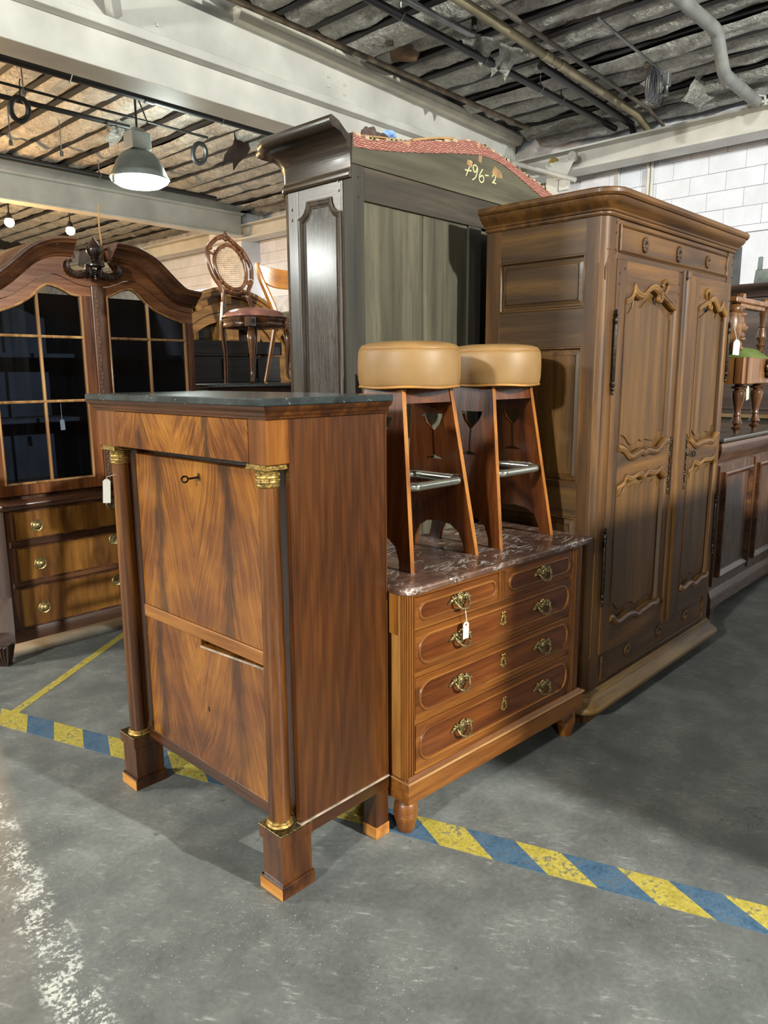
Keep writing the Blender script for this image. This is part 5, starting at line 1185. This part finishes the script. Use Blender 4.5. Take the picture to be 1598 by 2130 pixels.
# arch-topped cabinet
M_ARCD = wood('arch_groove', ((60, 40, 20), (84, 58, 32), (104, 76, 46)), 'x', .8, .5, .0)
ac = thing('arched_cabinet', 'large light oak cabinet with semicircular glazed top behind the chairs', 'cabinet', (3.88, 5.42, 0))
obj('plinth', MB().box(-.80, -.02, 0, .80, .46, .05), M_DGAP, ac, sm=0)
M_AC = wood('pale_arch_oak', ((92, 62, 30), (128, 92, 50), (156, 120, 74)), 'x', .8, .5, .02, .2, .2)
zc_, Ro = 1.385, .80
def annulus(r0, r1, y0, y1, n=28): return MB().prism([(r1*math.cos(pi*i/n), zc_+r1*math.sin(pi*i/n)) for i in range(n+1)]+[(r0*math.cos(pi*i/n), zc_+r0*math.sin(pi*i/n)) for i in range(n, -1, -1)], 'xz', y0, y1)
obj('body', MB().box(-.78, .0, .05, .78, .45, 1.385).prism([(.78*math.cos(pi*i/28), zc_+.78*math.sin(pi*i/28)) for i in range(29)], 'xz', .2, .45), M_DGAP, ac, sm=0)
for r0, r1, y0 in ((.772, .80, -.07), (.742, .772, -.045), (.728, .742, -.02), (.668, .728, .03), (.600, .668, -.01), (.588, .600, .02), (.52, .588, .005)):
    obj('arch_moulding', annulus(r0, r1, y0, .22), M_ARCD if r1-r0 < .02 else M_AC, ac, sm=25)
for k in range(7):
    a = pi*(k+.5)/7; mb = MB().box(-.028, -.03, -.045, .028, .0, .045, .003); c_, s_ = math.cos(a-pi/2), math.sin(a-pi/2)
    mb.shift(lambda x, y, z: (.705*math.cos(a)+x*c_-z*s_, y, zc_+.705*math.sin(a)+x*s_+z*c_)); obj('block', mb, M_AC, ac, sm=0)
obj('centre_stile', MB().box(-.10, -.02, 1.0, .10, .2, 1.90, .004).box(-.035, -.03, 1.0, .035, -.018, 1.90, .004), M_AC, ac, sm=0)
for s in (-1, 1): obj('side_stile', MB().box(s*.48, -.015, 1.2, s*.60, .2, 1.74, .004), M_AC, ac, sm=0); obj('stop', MB().box(s*.30, -.01, 1.3, s*.335, .19, 1.82, .003), M_AC, ac, sm=0)
obj('glass', MB().prism([(.53*math.cos(pi*i/20), zc_+.53*math.sin(pi*i/20)) for i in range(21)], 'xz', .10, .104), M_GLASS, ac, sm=0)

# ================================================================== RIGHT: sideboard with armchair, tall cabinet
sb_ = thing('sideboard', 'dark mahogany sideboard with fielded door panels standing past the oak armoire', 'sideboard', (4.414, 1.465, 0))
M_SBX = wood('sideboard_dark', ((44, 26, 18), (78, 50, 38), (108, 76, 58)), 'x', .8, .28, .35, .25); M_SBZ = wood('sideboard_dark', ((44, 26, 18), (78, 50, 38), (108, 76, 58)), 'z', .8, .28, .35, .25)
M_SBP = wood('sideboard_panel', ((62, 34, 20), (104, 64, 40), (140, 94, 62)), 'z', .8, .28, .35, .35)
obj('body', MB().box(.02, .03, .10, 1.56, .52, 1.05), M_SBZ, sb_, sm=0)
obj('top', MB().sweep([(.0, .53), (0, 0), (1.57, 0), (1.57, .53)], [(0, 1.052), (-.004, 1.056), (-.012, 1.060), (-.014, 1.068), (-.010, 1.078), (0, 1.08)], XY).box(0, 0, 1.053, 1.57, .53, 1.0795), wood('sideboard_top', ((56, 50, 46), (86, 78, 72), (116, 108, 100)), 'x', .8, .22, .3), sb_)
obj('ogee_drawer', MB().sweep([(.035, .5), (.035, .03), (1.55, .03), (1.55, .5)], [(0, 1.05), (-.022, 1.045), (-.030, 1.03), (-.030, 1.0), (-.018, .968), (-.004, .945), (-.002, .930), (0, .928)], XY), M_SBX, sb_)
for x0 in (.055, .70, ):
    x1 = x0+.60
    d = obj('door', MB().box(x0, .015, .185, x1, .035, .915, .002), M_SBZ, sb_, sm=0)
    obj('moulding', MB().sweep([(x0+.045, .235), (x0+.045, .875), (x1-.045, .875), (x1-.045, .235)], [(.0, -.03), (.0, .002), (-.010, .008), (-.020, .0), (-.034, -.012), (-.036, -.03)], XZ, True), M_SBX, d)
    obj('panel', MB().box(x0+.075, .020, .27, x1-.075, .03, .845, .003), M_SBP, d, sm=0)
obj('base', MB().sweep([(.005, .5), (.005, .0), (1.565, .0), (1.565, .5)], [(0, .06), (0, .12), (.008, .135), (.014, .15), (.022, .16), (.04, .16), (.04, .06)], XY).box(.03, .03, .065, 1.54, .5, .15), M_SBX, sb_)
for x in (.015, 1.46): obj('foot', MB().prism([(x, 0), (x+.055, 0), (x+.065, .04), (x+.10, .062), (x, .062)], 'xz', .0, .09), M_SBX, sb_, sm=0)
for x in (.0,): obj('foot', MB().box(x+.015, .42, 0, x+.08, .5, .065), M_SBX, sb_, sm=0)
tc = thing('tall_cabinet', 'tall dark cabinet whose plain side panel closes the view past the sideboard', 'cabinet', (6.05, 1.30, 0))
M_TC = wood('tall_cabinet_wood', ((34, 24, 20), (58, 42, 35), (82, 62, 52)), 'y', .8, .4, .15, .2)
obj('body', MB().box(.02, .0, .0, .8, .86, 1.93, .003), M_TC, tc, sm=0)
obj('cornice', MB().sweep([(.02, .90), (.02, -.02), (.82, -.02)], [(0, 1.93), (-.006, 1.94), (-.008, 1.99), (-.020, 2.0), (-.022, 2.02), (-.045, 2.05), (-.060, 2.075), (-.062, 2.092), (0, 2.094)], XY).box(.02, -.02, 1.95, .82, .88, 2.09), M_TC, tc)
obj('side_panel', MB().box(.006, .08, 1.17, .025, .80, 1.90, .002), wood('mottled_side', ((50, 38, 34), (70, 55, 48), (92, 74, 64)), 'y', .6, .5, .05, .1), tc, sm=0)
obj('base_moulding', MB().box(-.012, .0, 1.105, .02, .86, 1.135, .004), wood('mould_light', ((74, 58, 46), (110, 92, 74), (140, 120, 100)), 'y', .8, .4, .1), tc, sm=0)
tag(obj('dark_board', MB().box(6.12, 2.005, 2.094, 6.16, 2.12, 2.38, .002), plain('slate_board', (74, 76, 78), .7)), 'upright dark grey board on the tall cabinet, just past the armoire cornice', 'board')
vb = thing('steel_box', 'grey metal box with an upright lug lying on the tall cabinet', 'box', (6.15, 1.70, 2.094))
M_SBXG = plain('grey_steel', (92, 98, 94), .5, .4, .2, 10)
obj('body', MB().prism([(0, 0), (.205, 0), (.195, .108), (0, .112)], 'yz', 0, .22), M_SBXG, vb, .004); obj('lug', MB().prism([(.165, .105), (.192, .105), (.188, .20), (.165, .205)], 'yz', .02, .06), M_SBXG, vb, .003)
# armchair on the sideboard
gc = thing('carved_armchair', 'carved walnut armchair with green velvet seat standing on the dark sideboard', 'chair', (4.832, 1.53, 1.08))
M_GW = wood('armchair_walnut', ((46, 27, 18), (84, 54, 38), (116, 80, 58)), 'z', 1.2, .3, .3, .2); M_GWL = wood('armchair_light', ((84, 54, 34), (128, 88, 60), (156, 114, 84)), 'z', 1.2, .35, .2, .2)
LEG = [(.0, 0), (.012, .0), (.015, .018), (.030, .03), (.034, .036), (.014, .05), (.018, .058), (.036, .062), (.026, .085), (.020, .105), (.024, .110), (.020, .116), (.022, .15), (.034, .20), (.040, .235), (.038, .252), (.026, .262), (.024, .268), (.046, .276), (.048, .282), (.026, .292), (.03, .304)]
for x, y in ((0, 0), (.345, 0), (.0, .36), (.345, .36)):
    obj('leg', MB().lathe([(r, z*.99) for r, z in LEG], (x, y, 0), 20), M_GW, gc)
obj('seat_rail', MB().box(-.12, -.055, .30, .42, -.005, .455, .004).box(-.12, .0, .30, -.08, .42, .455).box(.38, .0, .30, .42, .42, .455).box(-.12, .37, .30, .42, .42, .455), M_GWL, gc, sm=0)
obj('seat_block', MB().box(-.06, -.065, .30, .06, .03, .458, .003), M_GWL, gc, sm=0)
mb = MB()
for dx, dz, r in ((.30, .40, .035), (.325, .37, .030), (.345, .40, .034), (.33, .425, .030), (.31, .36, .022), (.35, .365, .026), (.30, .435, .018), (.36, .435, .018), (.335, .345, .02)): mb._blob((dx, -.072, dz), (r, .022, r*.9), 8, 6)
obj('carved_mask', mb, wood('mask_wood', ((36, 24, 20), (62, 46, 40), (92, 74, 66)), 'x', 1.5, .35, .2), gc)
g = G('green_velvet'); v = g.obj(); n = g.noise(v, 6, 4)
M_VEL = g.out(g.ramp(n, [(.3, (74, 88, 38)), (.7, (120, 136, 66))]), .75, 0, g.bump(n, .2, .01))
mb = MB(); vs = []; n = 10
for j in range(n+1):
    for i in range(n+1):
        u, t = i/n, j/n; h = (1-(2*u-1)**4)*(1-(2*t-1)**4)
        vs.append((-.115+.53*u, -.05+.46*t, .458+.105*h**.6*.68))
mb.add(vs, [(j*(n+1)+i, j*(n+1)+i+1, (j+1)*(n+1)+i+1, (j+1)*(n+1)+i) for j in range(n) for i in range(n)]).box(-.115, -.05, .445, .415, .41, .460)
obj('seat', mb, M_VEL, gc, sm=70)
PST = [(.03, 0), (.032, .01), (.018, .02), (.022, .035), (.036, .045), (.016, .06), (.018, .07), (.034, .085), (.036, .10), (.026, .13), (.02, .155), (.026, .16), (.02, .165), (.022, .22), (.028, .235), (.03, .245), (.022, .255), (.03, .27)]
obj('post', MB().lathe([(r*.85, .49+z) for r, z in PST], (.345, .0, 0), 18), M_GW, gc)
obj('post', MB().lathe([(r*.85, .49+z) for r, z in PST], (.345, .36, 0), 18), M_GW, gc)
obj('top_rail', MB().box(-.27, -.04, .765, .45, .03, .795, .006).box(-.16, -.03, .74, .28, .02, .766, .004), M_GWL, gc, sm=0)
mb = MB().box(-.10, -.02, .785, -.06, .02, .825, .004)
for k in range(5): mb._blob((.33+.022*k, -.01, .800+.006*math.sin(k*1.5)), (.02, .02, .018), 8, 5)
obj('carving', mb, M_GWL, gc)
mb = MB()   # open-mouthed lion mask in profile
for dx, dz, rx2, rz2 in ((-.20, .63, .05, .10), (-.16, .66, .05, .05), (-.12, .635, .05, .032), (-.085, .625, .032, .022), (-.065, .63, .018, .016), (-.13, .585, .048, .022), (-.10, .565, .03, .016), (-.15, .70, .035, .022), (-.11, .705, .028, .014), (-.17, .53, .04, .03), (-.14, .51, .03, .02), (-.20, .73, .04, .03), (-.16, .735, .035, .014)):
    mb._blob((dx*.9, -.0, dz), (rx2*1.25, .045, rz2*1.2), 10, 7)
obj('lion_mask', mb, wood('lion_wood', ((70, 44, 28), (116, 80, 54), (150, 110, 80)), 'x', 1.5, .35, .2), gc)
price_tag('price_tag', 'small cream tag hanging under the green velvet seat', (4.832+.115, 1.515, 1.08+.285), 0, M_TAGC, .05, .085, [(0, 0, -.01), (.0, .004, .012), (-.02, .01, .03)], .15, False)

# ================================================================== across the aisle, behind the camera: the row that shades the lower armoire
rw = thing('linen_press', 'plain tall oak linen press across the aisle, behind the viewer', 'cabinet', (2.30, -2.35, 0))
obj('body', MB().box(0, 0, .08, 1.5, .6, 2.08, .004), Oak('z'), rw, sm=0); obj('cornice', MB().box(-.05, -.04, 2.08, 1.55, .65, 2.14, .01), Oak('x'), rw, sm=0)
for i in (0, 1): obj('door', MB().box(.05+.71*i, .6, .15, .74+.71*i, .625, 2.0, .004), Oak('z'), rw, sm=0)
obj('plinth', MB().box(.02, .02, 0, 1.48, .58, .08), Oak('x'), rw, sm=0)
rw2 = thing('hall_cupboard', 'plain dark hall cupboard beside the linen press, behind the viewer', 'cabinet', (3.95, -2.4, 0))
obj('body', MB().box(0, 0, .06, 2.6, .6, 1.98, .004), Wal('z'), rw2, sm=0); obj('top', MB().box(-.03, -.03, 1.98, 2.63, .64, 2.02, .006), Wal('x'), rw2, sm=0)
for i in range(3): obj('door', MB().box(.05+.85*i, .6, .12, .85+.85*i, .625, 1.9, .004), Wal('z'), rw2, sm=0)
obj('plinth', MB().box(.02, .02, 0, 2.58, .58, .06), Wal('x'), rw2, sm=0)
